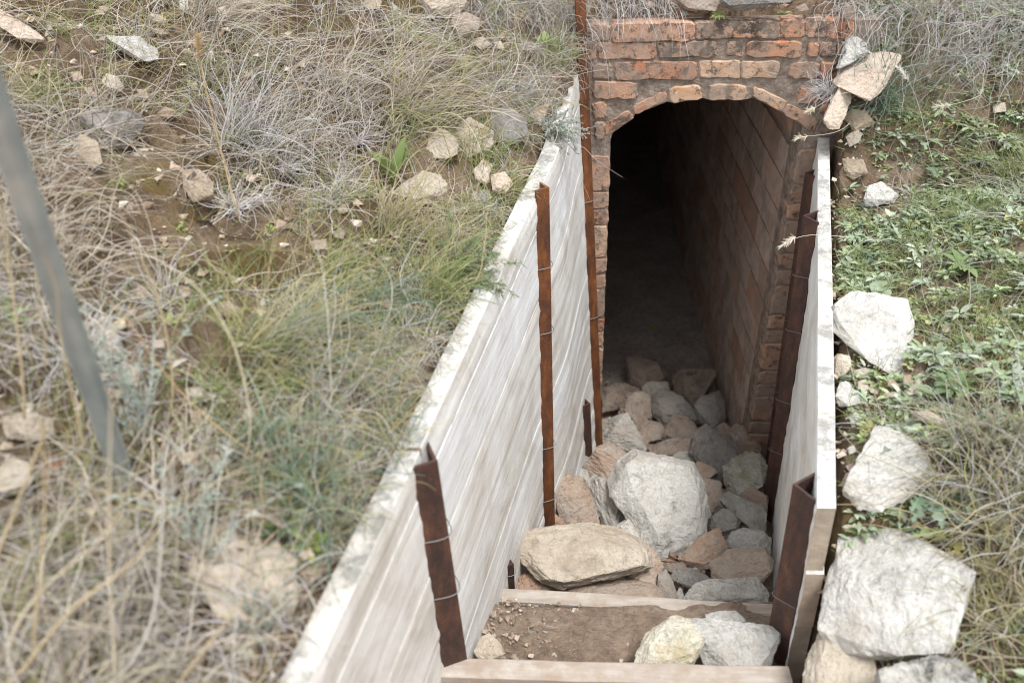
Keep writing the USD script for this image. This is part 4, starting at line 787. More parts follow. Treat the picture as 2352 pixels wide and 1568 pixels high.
v, f, t = pebbles(g1, s1, ground(g1[:, 0], g1[:, 1]), tints(len(g1), STONEC, r), 3); obj('gravel', (v, f), GRAVEL, smooth=False, tint=t, at=(0, 0, 0), kind='stuff', label='loose limestone crumbs scattered on the earth of the left bank', cat='gravel')
g2 = scatter(5000, .3, 1.6, -1.8, .4, 'R', r, .0)
d_ = g2[:, 0] - x_right(g2[:, 1]); g2 = g2[(r.random(len(g2)) < np.exp(-d_ / .12) + .10)][:1600]
s2 = .004 + .013 * r.random(len(g2)) ** 2.5
v, f, t = pebbles(g2, s2, ground(g2[:, 0], g2[:, 1]), tints(len(g2), STONEC[:3] + [(.6, .55, .45)], r), 4); obj('gravel', (v, f), GRAVEL, smooth=False, tint=t, at=(0, 0, 0), kind='stuff', label='pale pebbles and crumbs along the back of the right plank wall', cat='gravel')
n = 1700; yy_ = r.uniform(-1.53, -1.19, n); uu = np.where(r.random(n) < .55, r.beta(1, 5, n), r.random(n)); xx_ = x_left(yy_) + .055 + uu * .68
s3 = .0012 + .010 * r.random(n) ** 9
v, f, t = pebbles(np.c_[xx_, yy_], s3, pile(yy_) - .012 + .03 * np.exp(-uu / .08), tints(n, [(.31, .235, .18), (.36, .28, .215), (.44, .37, .30), (.26, .19, .14)], r), 5); obj('gravel', (v, f), GRAVEL, smooth=False, tint=t, at=(0, 0, 0), kind='stuff', label='small grit and crumbs on the bare earth tread', cat='gravel')
n = 2200; yy_ = r.uniform(-1.15, .75, n); xx_ = x_left(yy_) + .07 + r.random(n) * .66; s4 = .006 + .036 * r.random(n) ** 2.6
keep = (yy_ < -.02) | ((xx_ > .20) & (xx_ < .72)); yy_, xx_, s4 = yy_[keep], xx_[keep], s4[keep] * np.where(yy_[keep] > .3, .4, 1)
v, f, t = pebbles(np.c_[xx_, yy_], s4, pile(yy_) - .03 + r.uniform(-.01, .035, len(yy_)), tints(len(yy_), [(.22, .17, .13), (.31, .25, .20), (.40, .35, .30), (.27, .18, .13)], r), 6); obj('rubble', (v, f), GRAVEL, smooth=False, tint=t, at=(0, 0, 0), kind='stuff', label='broken rubble filling the gaps under the larger rocks', cat='rubble')

# ------------------------------------------------------------------ grass and plants
STRAW = [(.45, .38, .275), (.39, .335, .26), (.52, .455, .36), (.29, .24, .18), (.44, .395, .34), (.56, .505, .425), (.21, .17, .13)]
GREYD = [(.41, .385, .36), (.51, .485, .465), (.29, .26, .235), (.57, .55, .53), (.20, .17, .15), (.35, .325, .30)]
GREEN = [(.16, .20, .07), (.21, .25, .09), (.13, .18, .06), (.25, .27, .11), (.30, .30, .14)]
BLUEG = [(.15, .21, .15), (.19, .25, .17), (.24, .29, .21), (.12, .18, .12)]
OLIVE = [(.33, .31, .14), (.40, .35, .18), (.27, .27, .11), (.46, .39, .22)]
def grow(root, d0, length, droop, curl, r, K=6, floor=.004, wander=.40, clear=True):
    n = len(root); P = np.zeros((n, K, 3)); P[:, 0] = root; d = d0 / np.linalg.norm(d0, axis=1, keepdims=True)
    side = r.normal(0, 1, (n, 3)); step = (length / (K - 1))[:, None]
    for k in range(1, K):
        q = P[:, k - 1] + d * step
        h = ground(q[:, 0], q[:, 1])
        ins = in_trench(q[:, 0], q[:, 1]) | (~((q[:, 0] < x_left(q[:, 1])) | (q[:, 0] > x_right(q[:, 1])) | (q[:, 1] > 0)))
        h = np.where(ins, -9, h) + floor
        low = q[:, 2] < h; q[:, 2] = np.where(low, h, q[:, 2]); P[:, k] = q
        d = d + np.array([0, 0, -1.0]) * (droop / (K - 1))[:, None] + side * (curl / (K - 1))[:, None] + r.normal(0, wander / math.sqrt(K - 1), (n, 3))
        d[:, 2] = np.where(low & (d[:, 2] < 0), d[:, 2] * .2, d[:, 2]); d /= np.linalg.norm(d, axis=1, keepdims=True)
    return P
def wid(n, K, w0, r, tip=.25): return (w0 * r.uniform(.6, 1.4, n))[:, None] * np.linspace(1, tip, K)[None, :]
def tuft(px, py, n, lo, hi, lean, spread, rad, r, lift=.75):
    """blades from one root near the ground seen at a pixel; lean = (dx, dy) in world; returns points"""
    Q, _ = hit(px, py); root = np.c_[Q[0] + r.normal(0, rad, n), Q[1] + r.normal(0, rad, n)]
    root = np.c_[root, ground(root[:, 0], root[:, 1]) - .004]
    d = np.c_[lean[0] + r.normal(0, spread, n), lean[1] + r.normal(0, spread, n), lift + r.normal(0, .25, n)]
    return grow(root, d, r.uniform(lo, hi, n), r.uniform(.3, 1.6, n), r.uniform(0, .8, n), r)
r = np.random.default_rng(5)
n = 260; p = np.c_[r.uniform(.10, .95, n), r.uniform(.03, .30, n)]; sz = .004 + .022 * r.random(n) ** 3
v, f, t = pebbles(p, sz, ground(p[:, 0], p[:, 1]), tints(n, [(.24, .16, .11), (.30, .21, .15), (.20, .14, .10), (.34, .25, .18), (.30, .15, .09)], r), 9); obj('rubble', (v, f), GRAVEL, smooth=False, tint=t, at=(0, 0, 0), kind='stuff', label='crumbling brown earth and brick bits on the ledge above the brick front', cat='rubble')
def field(n, x0, x1, y0, y1, side, seed, dens, gap=.03):
    p = scatter(n * 3, x0, x1, y0, y1, side, np.random.default_rng(seed), gap); w = dens(p[:, 0], p[:, 1]); k = np.random.default_rng(seed + 1).random(len(p)) < w; return p[k][:n]
def clumpy(p, r, per, rad):
    q = np.repeat(p, per, 0); return q + r.normal(0, rad, q.shape)
def to_field(p, side, gap=.012):
    G = np.array(GROUND_ROCKS); near_ = np.zeros(len(p), bool)
    for gx_, gy_, gs_ in G: near_ |= np.hypot(p[:, 0] - gx_, (p[:, 1] - gy_ + .45 * gs_) * .75) < .85 * gs_
    p = p[~near_ | (np.random.default_rng(len(p)).random(len(p)) < .14)]
    ok = (p[:, 0] < x_left(p[:, 1]) - gap) if side == 'L' else (p[:, 0] > x_right(p[:, 1]) + gap); return p[ok]
def blades(centres, per, rad, lo, hi, lean, sp, lift, droop, w0, cols, side, r, K=6, curl=.8, wander=.55, var=.25):
    p = to_field(clumpy(centres, r, per, rad), side); cid_lean = r.normal(0, .6, (len(centres), 2))
    idx_ = np.minimum(np.arange(len(p)) // max(per, 1), len(centres) - 1); n = len(p)
    d = np.c_[lean[0] + cid_lean[idx_, 0] + r.normal(0, sp, n), lean[1] + cid_lean[idx_, 1] + r.normal(0, sp, n), r.uniform(*lift, n)]
    P = grow(np.c_[p, ground(p[:, 0], p[:, 1]) - .003], d, r.uniform(lo, hi, n), r.uniform(*droop, n), r.uniform(0, curl, n), r, K, wander=wander)
    over = ((P[:, :, 0] > x_left(P[:, :, 1]) + .065) & (P[:, :, 0] < x_right(P[:, :, 1]) - .02) & (P[:, :, 1] < .02)).any(1); ok = ~over | (r.random(n) < .06); P = P[ok]; n = len(P)
    return P, wid(n, K, w0, r), tints(n, cols, r, var)
dl = lambda x, y: np.clip(1.0 - 1.15 * bare(x, y), .03, 1) * (.12 + 1.05 * sm(.40, .58, fbm(np.stack([x * 3, y * 3, x * 0], -1), 3, 41)))
sets = []
c = field(470, -1.75, .12, -2.1, .9, 'L', 51, dl)
sets.append(blades(c, 19, .022, .08, .30, (.35, -.1), .70, (.10, .75), (.4, 1.4), .0017, STRAW + GREYD[:2], 'L', r))
c = field(330, -1.75, .12, -2.1, .9, 'L', 52, dl)
sets.append(blades(c, 13, .03, .08, .24, (.1, -.1), 1.0, (-.05, .35), (.3, 1.2), .0016, GREYD, 'L', r, curl=1.1, wander=.6))
c = field(1100, -1.75, .1, -2.1, .9, 'L', 53, lambda x, y: dl(x, y) * .85 + .05)
sets.append(blades(c, 4, .02, .04, .16, (0, 0), 1.0, (-.1, .25), (.0, .8), .0014, STRAW + GREYD, 'L', r, curl=1.0, wander=.7))
ye = r.uniform(-2.1, -.05, 190); c = np.c_[x_left(ye) - r.uniform(.012, .11, 190), ye]
sets.append(blades(c, 12, .014, .04, .16, (.25, -.1), .7, (.05, .8), (.5, 1.8), .0016, STRAW + GREYD + OLIVE[:2], 'L', r, wander=.7))
P, W, T = [np.concatenate(a) for a in zip(*sets)]
curves('dry_grass', P, W, GRASS, tint=T, kind='stuff', label='matted straw coloured dry grass lying over the left bank', cat='grass')
c = field(420, -1.6, .1, -2.1, .6, 'L', 54, lambda x, y: np.clip(.35 + .5 * sm(-.55, -.15, x - x_left(y)) - .3 * sm(-.4, .4, y), 0, 1))
P, W, T = blades(c, 12, .016, .05, .17, (.1, -.15), .5, (.4, 1.1), (.3, 1.2), .0017, GREEN + OLIVE, 'L', r)
ye = r.uniform(-1.9, -.3, 80); c = np.c_[x_left(ye) - r.uniform(.012, .09, 80), ye]
P2, W2, T2_ = blades(c, 11, .012, .04, .13, (.25, -.1), .6, (.2, .9), (.4, 1.6), .0017, GREEN + OLIVE + BLUEG, 'L', r, wander=.5); P, W, T = np.concatenate([P, P2]), np.concatenate([W, W2]), np.concatenate([T, T2_])
curves('green_grass', P, W, GRASS, tint=T, kind='stuff', label='thin green blades growing through the dry grass of left bank', cat='grass')
dr_ = lambda x, y: .3 + .7 * sm(-.5, .3, y) * sm(.1, .5, x - x_right(y)) + .5 * sm(-.9, -1.5, y) * sm(.12, .3, x - x_right(y))
c = field(330, .25, 1.9, -1.9, .9, 'R', 61, dr_)
s = [blades(c, 14, .022, .08, .26, (-.15, -.35), .5, (.2, .8), (.4, 1.4), .0014, STRAW[:3] + GREYD, 'R', r)]
c = field(900, .25, 1.8, -1.9, .7, 'R', 62, lambda x, y: .6 + 0 * x)
s.append(blades(c, 4, .02, .03, .12, (0, 0), 1.0, (-.1, .25), (0, .8), .0013, GREYD + STRAW, 'R', r, curl=1.0, wander=.7))
P, W, T = [np.concatenate(a) for a in zip(*s)]
curves('dry_grass', P, W, GRASS, tint=T, kind='stuff', label='wispy grey dry grass among the weeds of the right bank', cat='grass')
c = field(1300, .28, 1.7, -1.75, .5, 'R', 63, lambda x, y: .3 + .7 * sm(.42, .58, fbm(np.stack([x * 4, y * 4, x * 0], -1), 3, 47)))
P, W, T = blades(c, 12, .018, .03, .10, (0, -.1), .5, (.5, 1.2), (.3, 1.2), .0017, GREEN + [(.28, .34, .14), (.32, .36, .2)], 'R', r)
curves('green_grass', P, W, GRASS, tint=T, kind='stuff', label='short fresh green grass on the right bank', cat='grass')
# hanging dead grass above the brick front and thatch at the upper right
def thatch(label, boxes, n, cols, lean, lo, hi, droop, seed, w0=.0016):
    rr = np.random.default_rng(seed); Ps, Ws, Ts_ = [], [], []
    for (x0, x1, y0, y1, k) in boxes:
        p = np.c_[rr.uniform(x0, x1, k), rr.uniform(y0, y1, k)]; d = np.c_[lean[0] + rr.normal(0, .3, k), lean[1] + rr.normal(0, .3, k), rr.uniform(-.05, .45, k)]
        Ps.append(grow(np.c_[p, ground(p[:, 0], p[:, 1])], d, rr.uniform(lo, hi, k), rr.uniform(droop * .5, droop * 1.5, k), rr.uniform(0, .4, k), rr, 7)); Ws.append(wid(k, 7, w0, rr)); Ts_.append(tints(k, cols, rr, .2))
    return curves('dead_grass_tuft', np.concatenate(Ps), np.concatenate(Ws), GRASS, tint=np.concatenate(Ts_), label=label, cat='grass')
thatch('grey dead grass hanging over the left end of the brick front', [(.10, .34, .06, .22, 260)], 0, GREYD, (.0, -.9), .10, .24, 1.6, 71)
thatch('dense grey thatch of dead grass falling from the upper right bank', [(.95, 1.7, -.05, .75, 2300)], 0, GREYD, (-.55, -.8), .14, .34, 1.0, 72)
thatch('grey dead grass mound at the top behind the tall thin post', [(-.30, .07, .0, .45, 900)], 0, GREYD + STRAW[:2], (.1, -.8), .12, .30, 1.2, 73)
thatch('thin dead stems drooping over the right end of the brick front', [(.80, .95, .04, .14, 90)], 0, GREYD, (-.2, -.9), .10, .22, 1.8, 74)
def tuft_thing(label, px, py, n, lo, hi, lean, spread, rad, cols, seed, w0=.0021, lift=.75, cat='grass'):
    rr = np.random.default_rng(seed); P = tuft(px, py, n, lo, hi, lean, spread, rad, rr, lift)
    over = ((P[:, :, 0] > x_left(P[:, :, 1]) + .07) & (P[:, :, 0] < x_right(P[:, :, 1]) - .03) & (P[:, :, 1] < .02)).any(1); P = P[~over | (rr.random(n) < .05)]; n = len(P)
    return curves('grass_tuft', P, wid(n, 6, w0, rr), GRASS, tint=tints(n, cols, rr, .15), label=label, cat=cat, group='grass tufts on the banks')
tuft_thing('large green and straw grass tuft leaning right above the left wall', 640, 885, 260, .10, .30, (.8, .35), .33, .02, OLIVE + BLUEG + STRAW[:2], 81, .0018)
tuft_thing('straw tuft sweeping right near the upper left wall end', 930, 250, 220, .10, .30, (.85, .2), .45, .04, STRAW + OLIVE[:2], 82)
tuft_thing('long straw tuft fanning above the two pale rocks', 760, 210, 220, .10, .30, (.6, .3), .55, .05, STRAW + GREYD[:2], 83)
tuft_thing('bright green grass tuft at the head of the left plank wall', 1275, 150, 110, .05, .13, (.1, .1), .4, .018, GREEN, 84, .0017)
tuft_thing('green grass tuft on the bank between the pale rocks and wall', 1100, 380, 120, .07, .16, (.15, .2), .35, .02, OLIVE + GREEN, 85)
tuft_thing('pale arching grey tuft in the middle of the upper left bank', 560, 330, 220, .12, .30, (.15, .3), .45, .03, GREYD, 86)
tuft_thing('straw tuft at the picture top, left of centre', 470, 90, 200, .12, .30, (.6, .3), .4, .03, STRAW, 87)
tuft_thing('blue green grass tuft beside the near left wall', 720, 1130, 130, .10, .24, (.3, -.1), .45, .03, BLUEG + OLIVE[:1], 88, .0022)
tuft_thing('green tuft leaning over the top edge of the left wall', 985, 700, 150, .08, .22, (.7, .25), .3, .02, GREEN + OLIVE, 89)
tuft_thing('olive tuft below the flat greenish cream rock', 900, 520, 150, .10, .24, (.5, .3), .4, .025, OLIVE + STRAW[:2], 90)
tuft_thing('blue green arching grass clump by the pinkish slab on the right', 2015, 240, 150, .10, .28, (-.25, -.45), .45, .014, BLUEG, 91, .0022, .9)
tuft_thing('dry straw bunch at the left picture edge behind the pipe', 100, 640, 160, .10, .26, (.3, .2), .5, .05, STRAW, 92, .0027)
tuft_thing('straw bunch at the bottom left corner', 180, 1480, 220, .10, .28, (.2, .25), .6, .08, STRAW + GREYD[:1], 93, .0028)
tuft_thing('dense straw bunch right of the pipe foot', 420, 1150, 170, .08, .22, (.2, .2), .6, .05, STRAW + GREYD[:2] + OLIVE[:1], 94, .0027)
tuft_thing('grey straw bunch at the bottom edge near the left wall', 500, 1530, 160, .08, .22, (.1, .2), .6, .06, STRAW[:3] + GREYD[:2], 95, .0027)
tuft_thing('pale straw bunch beside the top left stones', 220, 330, 200, .10, .24, (.3, .1), .6, .06, STRAW + GREYD[:1], 96)
tuft_thing('brownish grass tuft at the lower right corner', 2290, 1420, 300, .10, .24, (-.4, .1), .5, .05, STRAW[:4] + OLIVE, 97, .0027)
tuft_thing('dry hazy grass tuft at the right edge above the corner one', 2280, 1180, 300, .10, .26, (-.5, -.05), .5, .05, GREYD + OLIVE + STRAW[:2], 98, .0027)
tuft_thing('upright thin straw stems at the upper right', 2080, 110, 90, .15, .34, (.15, -.1), .25, .05, STRAW + GREYD, 99, .0012, 1.1)
tuft_thing('greenish grass tuft at the right edge among weeds', 2300, 420, 200, .08, .22, (-.3, -.1), .5, .06, GREEN + STRAW[:2], 100)

for i_, (px_0, py_0, n_, lo_, hi_, lean_, sp_, cols_, w_, lb_) in enumerate([
  (1150, 470, 110, .06, .15, (.4, .2), .45, GREEN + OLIVE, .0019, 'green tuft right behind the left wall above the orange post'),
  (860, 700, 120, .07, .18, (.3, .1), .5, BLUEG + GREEN[:2], .0020, 'dark green tuft on the bank left of the rosemary like shrublet'),
  (760, 640, 110, .07, .18, (.6, .3), .4, OLIVE + GREEN[:2], .0019, 'olive green tuft under the tangled pale twigs'),
  (880, 1000, 120, .07, .17, (.3, .2), .5, BLUEG + OLIVE, .0021, 'blue green tuft overhanging the wall just above the near left post'),
  (560, 800, 100, .05, .13, (.2, .2), .5, GREEN + OLIVE[:2], .0019, 'small green tuft among pebbles, middle of left bank'),
  (500, 950, 110, .05, .14, (.2, .1), .6, GREEN + STRAW[:1], .0020, 'low green tuft below the pale flat stone, left bank'),
  (80, 240, 110, .06, .16, (.2, .0), .5, OLIVE + GREEN[:2], .0022, 'olive tuft above the pipe at the left picture edge'),
  (330, 120, 110, .06, .16, (.2, .1), .5, OLIVE + GREYD[:2], .0019, 'greyish olive tuft beside the bright stone, upper left'),
  (1010, 560, 120, .07, .18, (.55, .2), .4, OLIVE + STRAW[:2], .0019, 'olive straw tuft leaning on the wall edge, centre left'),
  (610, 1040, 130, .06, .16, (.3, .0), .6, BLUEG + GREEN[:2] + STRAW[:1], .0023, 'dense dark green tuft right of the pipe foot')]):
    tuft_thing(lb_, px_0, py_0, n_, lo_, hi_, lean_, sp_, .022, cols_, 200 + i_, w_)

# leaves
def leaf_mesh(base, out, up, L, W, droop=.6, lobes=0, seed=0, nseg=7, fold=.25):
    r = np.random.default_rng(seed); out = unit(out); side = unit(np.cross(out, up)); nrm = np.cross(side, out); V, Fv = [], []
    p = np.array(base, float); d = out.copy()
    for i in range(nseg + 1):
        t = i / nseg; w = W * .5 * (math.sin(math.pi * min(t * .92 + .06, 1)) ** .8) * (1.0 if t < .97 else .25)
        if t < .18: w *= .35 + t * 3
        if lobes: w *= .62 + .38 * math.cos(t * lobes * 2 * math.pi + 1)
        lift = fold * w
        V += [p - side * w + nrm * lift, p, p + side * w + nrm * lift]
        d = unit(d + np.array([0, 0, -1]) * droop / nseg + r.normal(0, .03, 3)); p = p + d * L / nseg; nrm = unit(np.cross(side, d))
    for i in range(nseg):
        a = i * 3; Fv += [(a, a + 3, a + 4), (a, a + 4, a + 1), (a + 1, a + 4, a + 5), (a + 1, a + 5, a + 2)]
    return np.array(V), np.array(Fv)
def ground_cover(name, label, pts, seed, cols, lo, hi, nl=(6, 11), lobes=0, z=ground, wr_=(.28, .48), nseg=4):
    rr = np.random.default_rng(seed); Vs, Fs, Ts_, n0 = [], [], [], 0
    zs = z(pts[:, 0], pts[:, 1])
    for (x, y), zz in zip(pts, zs):
        k = rr.integers(*nl); s = rr.uniform(lo, hi); tint0 = np.array(cols[rr.integers(len(cols))]) * rr.uniform(.8, 1.2)
        hgt = rr.uniform(0, .018)
        for j in range(k):
            a = rr.uniform(0, 6.28); o = np.array([math.cos(a), math.sin(a), rr.uniform(.15, 1.0)])
            v, f_ = leaf_mesh((x + o[0] * .003, y + o[1] * .003, zz + hgt * rr.random()), o, (0, 0, 1), s * rr.uniform(.6, 1.3), s * rr.uniform(*wr_), rr.uniform(.3, 1.2), lobes, int(rr.integers(1e6)), nseg)
            Vs.append(v); Fs.append(f_ + n0); n0 += len(v); Ts_.append(np.tile(np.clip(tint0 * rr.uniform(.8, 1.25), 0, 1), (len(v), 1)))
    return obj(name, (np.vstack(Vs), np.vstack(Fs)), LEAF, smooth=True, tint=np.vstack(Ts_), at=(0, 0, 0), kind='stuff', label=label, cat='weeds')
WEED = [(.28, .34, .21), (.34, .41, .27), (.25, .32, .20), (.40, .46, .33), (.36, .43, .23), (.45, .50, .39)]
wr = lambda x, y: np.clip(.22 + 1.0 * sm(.36, .54, fbm(np.stack([x * 3.4, y * 3.4, x * 0 + 3], -1), 3, 77)) * sm(-.01, .06, x - x_right(y)) * (1 - .3 * sm(0, .5, y)) * (1 - .5 * sm(-1.15, -1.5, y)), 0, 1)
ground_cover('ground_weeds', 'mat of small grey green leaves covering the right bank', field(3600, .3, 1.8, -1.75, .45, 'R', 66, wr), 7, WEED, .011, .034)
ground_cover('ground_weeds', 'tiny round yellowish leaves between the grey green weeds of right bank', field(1500, .3, 1.8, -1.75, .45, 'R', 68, lambda x, y: .25 + .75 * sm(.40, .56, fbm(np.stack([x * 4.4 + 7, y * 4.4, x * 0], -1), 3, 78))), 9, [(.33, .38, .16), (.38, .41, .20), (.28, .34, .15), (.42, .40, .18)], .007, .016, (7, 13), 0, ground, (.6, .9))
ground_cover('ground_weeds', 'scattered lobed grey leaves flat on the right bank', field(230, .3, 1.8, -1.75, .35, 'R', 69, lambda x, y: .6 + 0 * x), 10, [(.33, .38, .29), (.28, .34, .24), (.40, .42, .30)], .024, .050, (4, 8), 3, ground, (.34, .46), 8)
ground_cover('ground_weeds', 'tiny green seedlings sprouting in the open earth of left bank', field(420, -1.5, .05, -2.0, .3, 'L', 67, lambda x, y: .4 + 0 * x), 8, [(.22, .27, .08), (.28, .32, .10), (.18, .23, .08)], .007, .017, (4, 8))
def weed(label, px, py, n, L, W, lobes, cols, seed, up=.55, droop=.9, cat='weed', where='ground', z0=.004, fan=6.28, a0=0):
    rr = np.random.default_rng(seed); Q, _ = hit(px, py, where); t = thing('leafy_weed', label, cat, Q, 'leafy weeds on the banks')
    for j in range(n):
        a = a0 + fan * (j + rr.uniform(-.3, .3)) / n; o = np.array([math.cos(a), math.sin(a), up * rr.uniform(.5, 1.6)])
        v, f_ = leaf_mesh(Q + [0, 0, z0], o, (0, 0, 1), L * rr.uniform(.7, 1.2), W * rr.uniform(.8, 1.2), droop * rr.uniform(.6, 1.3), lobes, int(rr.integers(1e6)), 12)
        obj('leaf', (v, f_), LEAF, t, smooth=True, tint=np.tile(np.array(cols[j % len(cols)]) * rr.uniform(.85, 1.15), (len(v), 1)))
    return t
GG = [(.20, .27, .19), (.24, .31, .22), (.17, .24, .15)]
weed('grey green lobed thistle like weed right of the jagged white boulder', 2130, 1150, 9, .085, .038, 4, GG, 11)
weed('lobed weed with a yellowing leaf above the biggest boulder', 2200, 1235, 6, .085, .032, 4, [(.24, .29, .13), (.38, .34, .10), (.2, .26, .12)], 12, up=.35)
weed('broad leaved weed with one upright curled leaf on the left bank', 905, 425, 5, .095, .036, 0, [(.15, .20, .06), (.20, .26, .09)], 13, up=2.0, droop=.7)
weed('pale green jagged weed high on the right bank near the clump', 2110, 325, 8, .07, .034, 3, [(.30, .36, .24), (.26, .33, .2)], 14, up=.5)
weed('grey green weed leaf below the jagged weed, upper right', 2130, 385, 3, .055, .04, 2, GG, 15, up=.4)
weed('bluish lobed weed near the top of the right plank wall', 2010, 600, 6, .055, .028, 3, GG, 16, up=.4)
weed('round leaved pale weed on the upper edge of smooth boulder', 2025, 665, 4, .05, .04, 0, [(.34, .40, .27)], 17, up=.4)
weed('fresh green leafy weed in the middle of the right bank', 2210, 620, 14, .06, .018, 0, [(.18, .26, .09), (.22, .29, .12)], 18, up=.9)
weed('dark green leafy clump right of the smooth pale boulder', 2190, 900, 16, .055, .016, 0, [(.15, .23, .10), (.19, .26, .12)], 19, up=.9)
weed('small bright leaved weed beside the green tuft at the left wall head', 1255, 110, 5, .055, .022, 0, [(.24, .34, .10)], 20, up=1.2)
weed('tiny fern like weed on the ledge above the brick front', 1650, 38, 12, .035, .010, 3, [(.18, .26, .07)], 21, up=.4)
weed('two leaved seedling on the ledge above the right bricks', 1800, 36, 3, .032, .018, 0, [(.22, .29, .10)], 22, up=.8)
weed('yellow green weed beside the near end of the left wall', 715, 1265, 10, .04, .014, 0, [(.28, .34, .08), (.24, .3, .08)], 23, up=1.0)
weed('dark green weed in the shadow of the blurred rock', 650, 1215, 10, .045, .016, 0, [(.12, .18, .08), (.2, .24, .1)], 24, up=.9)
weed('little weed at the foot of the biggest boulder by the step', 1790, 1560, 6, .035, .016, 2, [(.14, .21, .13)], 25, up=.5, where='pile')
weed('green leafy weed at the far left edge', 20, 745, 10, .06, .02, 0, [(.22, .29, .10)], 26, up=1.0)
weed('fresh weed near the flat cream stone, left bank', 480, 905, 9, .035, .012, 0, [(.24, .31, .10)], 27, up=.9)
# a yellow fallen leaf on the tunnel floor
Q, _ = hit(1497, 760, 'pile'); v, f_ = leaf_mesh(Q + [-.02, 0, .02], (1, .5, .2), (0, 0, 1), .05, .016, .3, 0, 3, 6)
obj('fallen_leaf', (v, f_), LEAF, smooth=True, tint=np.tile((.42, .33, .05), (len(v), 1)), label='small yellow leaf fallen on the dark tunnel floor', cat='leaf')
# needle leaved and twiggy shrublets
def shrublet(label, px, py, nst, L, lean, needle, cols, scol, seed, spread=.35, nn=26, nw=.0016, nlen=.012, lift=.5, name='shrublet', droop=.6, dz=0.0):
    rr = np.random.default_rng(seed); Q, _ = hit(px, py); Q = Q + np.array([0, 0, dz]); t = thing(name, label, 'shrub', Q, 'shrublets and twig scrub on the banks')
    d = np.c_[lean[0] + rr.normal(0, spread, nst), lean[1] + rr.normal(0, spread, nst), lift + rr.normal(0, .25, nst)]
    root = np.tile(Q, (nst, 1)) + rr.normal(0, .008, (nst, 3)) * [1, 1, 0]
    P = grow(root, d, rr.uniform(L * .5, L, nst), rr.uniform(0, droop, nst), rr.uniform(0, .6, nst), rr, 9, wander=.45 if needle else .85)
    curves('stem', P, wid(nst, 9, .0019, rr, .4), STALK, t, tint=tints(nst, scol, rr))
    if needle:
        k = rr.integers(0, nst, nst * nn); u = rr.uniform(.2, 1, len(k)) * 7.99; i0 = u.astype(int); fr_ = (u - i0)[:, None]
        b = P[k, i0] * (1 - fr_) + P[k, i0 + 1] * fr_; ax = P[k, i0 + 1] - P[k, i0]; ax /= np.linalg.norm(ax, axis=1, keepdims=True) + 1e-9
        dd = ax * .8 + rr.normal(0, .6, (len(k), 3)); dd /= np.linalg.norm(dd, axis=1, keepdims=True); ln = rr.uniform(.5, 1.2, len(k))[:, None] * nlen
        N = np.stack([b, b + dd * ln * .55, b + dd * ln + [0, 0, -.001]], 1)
        curves('foliage', N, np.tile(np.array([nw, nw * 1.1, nw * .3]), (len(k), 1)), LEAF, t, tint=tints(len(k), cols, rr, .2))
    return t
shrublet('rosemary like green shrublet hanging over the left plank wall', 1010, 640, 26, .17, (.9, .15), True, [(.15, .21, .09), (.2, .26, .12), (.12, .18, .08)], [(.3, .24, .17)], 31, .3, 40, .0016, .016, .25, droop=.9)
shrublet('grey thyme like cushion on the edge of the upper left wall', 1262, 300, 60, .12, (.55, -.2), True, [(.30, .33, .28), (.24, .28, .22), (.38, .40, .36)], [(.32, .28, .24)], 32, .5, 26, .0028, .006, .35, droop=.8)
shrublet('leafless grey twig bush at the right end of the brick front', 1905, 215, 90, .13, (-.55, -.35), False, [], GREYD[:2] + [(.45, .42, .42)], 33, .5, lift=.45, droop=.3)
shrublet('olive shrublet in the dry grass at the upper left', 470, 215, 50, .14, (.3, .2), True, [(.22, .22, .11), (.28, .26, .14), (.18, .19, .1)], [(.3, .25, .18)], 34, .4, 24, .0018, .012)
shrublet('tangled pale grey twigs in the middle of the left bank', 640, 390, 70, .16, (.5, .1), False, [], [(.52, .49, .46), (.46, .43, .40), (.58, .55, .53)], 35, .6, lift=.2, droop=.5)
shrublet('bare twiggy tangle near the near left post', 815, 1090, 40, .13, (.2, .3), False, [], GREYD[:2] + STRAW[:2], 36, .6, lift=.3, droop=.6)
shrublet('hazy grey green shrub at the right edge in the foreground', 2300, 1010, 90, .20, (-.5, -.35), True, [(.27, .28, .18), (.33, .33, .24), (.24, .26, .17), (.38, .34, .22)], [(.36, .31, .23)], 37, .5, 22, .0015, .012, .6)
shrublet('brown green spiky shrub at the lower right edge', 2310, 1330, 90, .16, (-.5, -.1), True, [(.26, .24, .13), (.32, .28, .17), (.2, .21, .11), (.36, .3, .18)], [(.33, .26, .18)], 38, .5, 22, .0014, .012, .6)
shrublet('grey green wormwood sprig crossing in front of the pipe', 330, 1010, 14, .26, (.1, .35), True, [(.36, .41, .36), (.42, .46, .41), (.31, .36, .3)], [(.38, .38, .32)], 39, .35, 30, .0024, .012, 1.2, droop=.3)
shrublet('pale blurred wormwood sprigs low on the near left bank', 470, 1290, 10, .22, (.3, .2), True, [(.36, .41, .36), (.42, .46, .41), (.31, .36, .3)], [(.38, .38, .32)], 40, .4, 26, .0022, .012, 1.0, droop=.4)
shrublet('small grey plant with black seed specks at the bottom edge', 600, 1460, 16, .10, (.2, .1), True, [(.22, .24, .19), (.13, .14, .11), (.34, .36, .3)], [(.4, .38, .32)], 41, .4, 26, .0022, .007, .9, droop=.4)
shrublet('brown twig tangle in the lower left foreground', 300, 1330, 80, .20, (.3, .1), False, [], STRAW[:4] + GREYD, 42, .6, lift=.5, droop=.6)
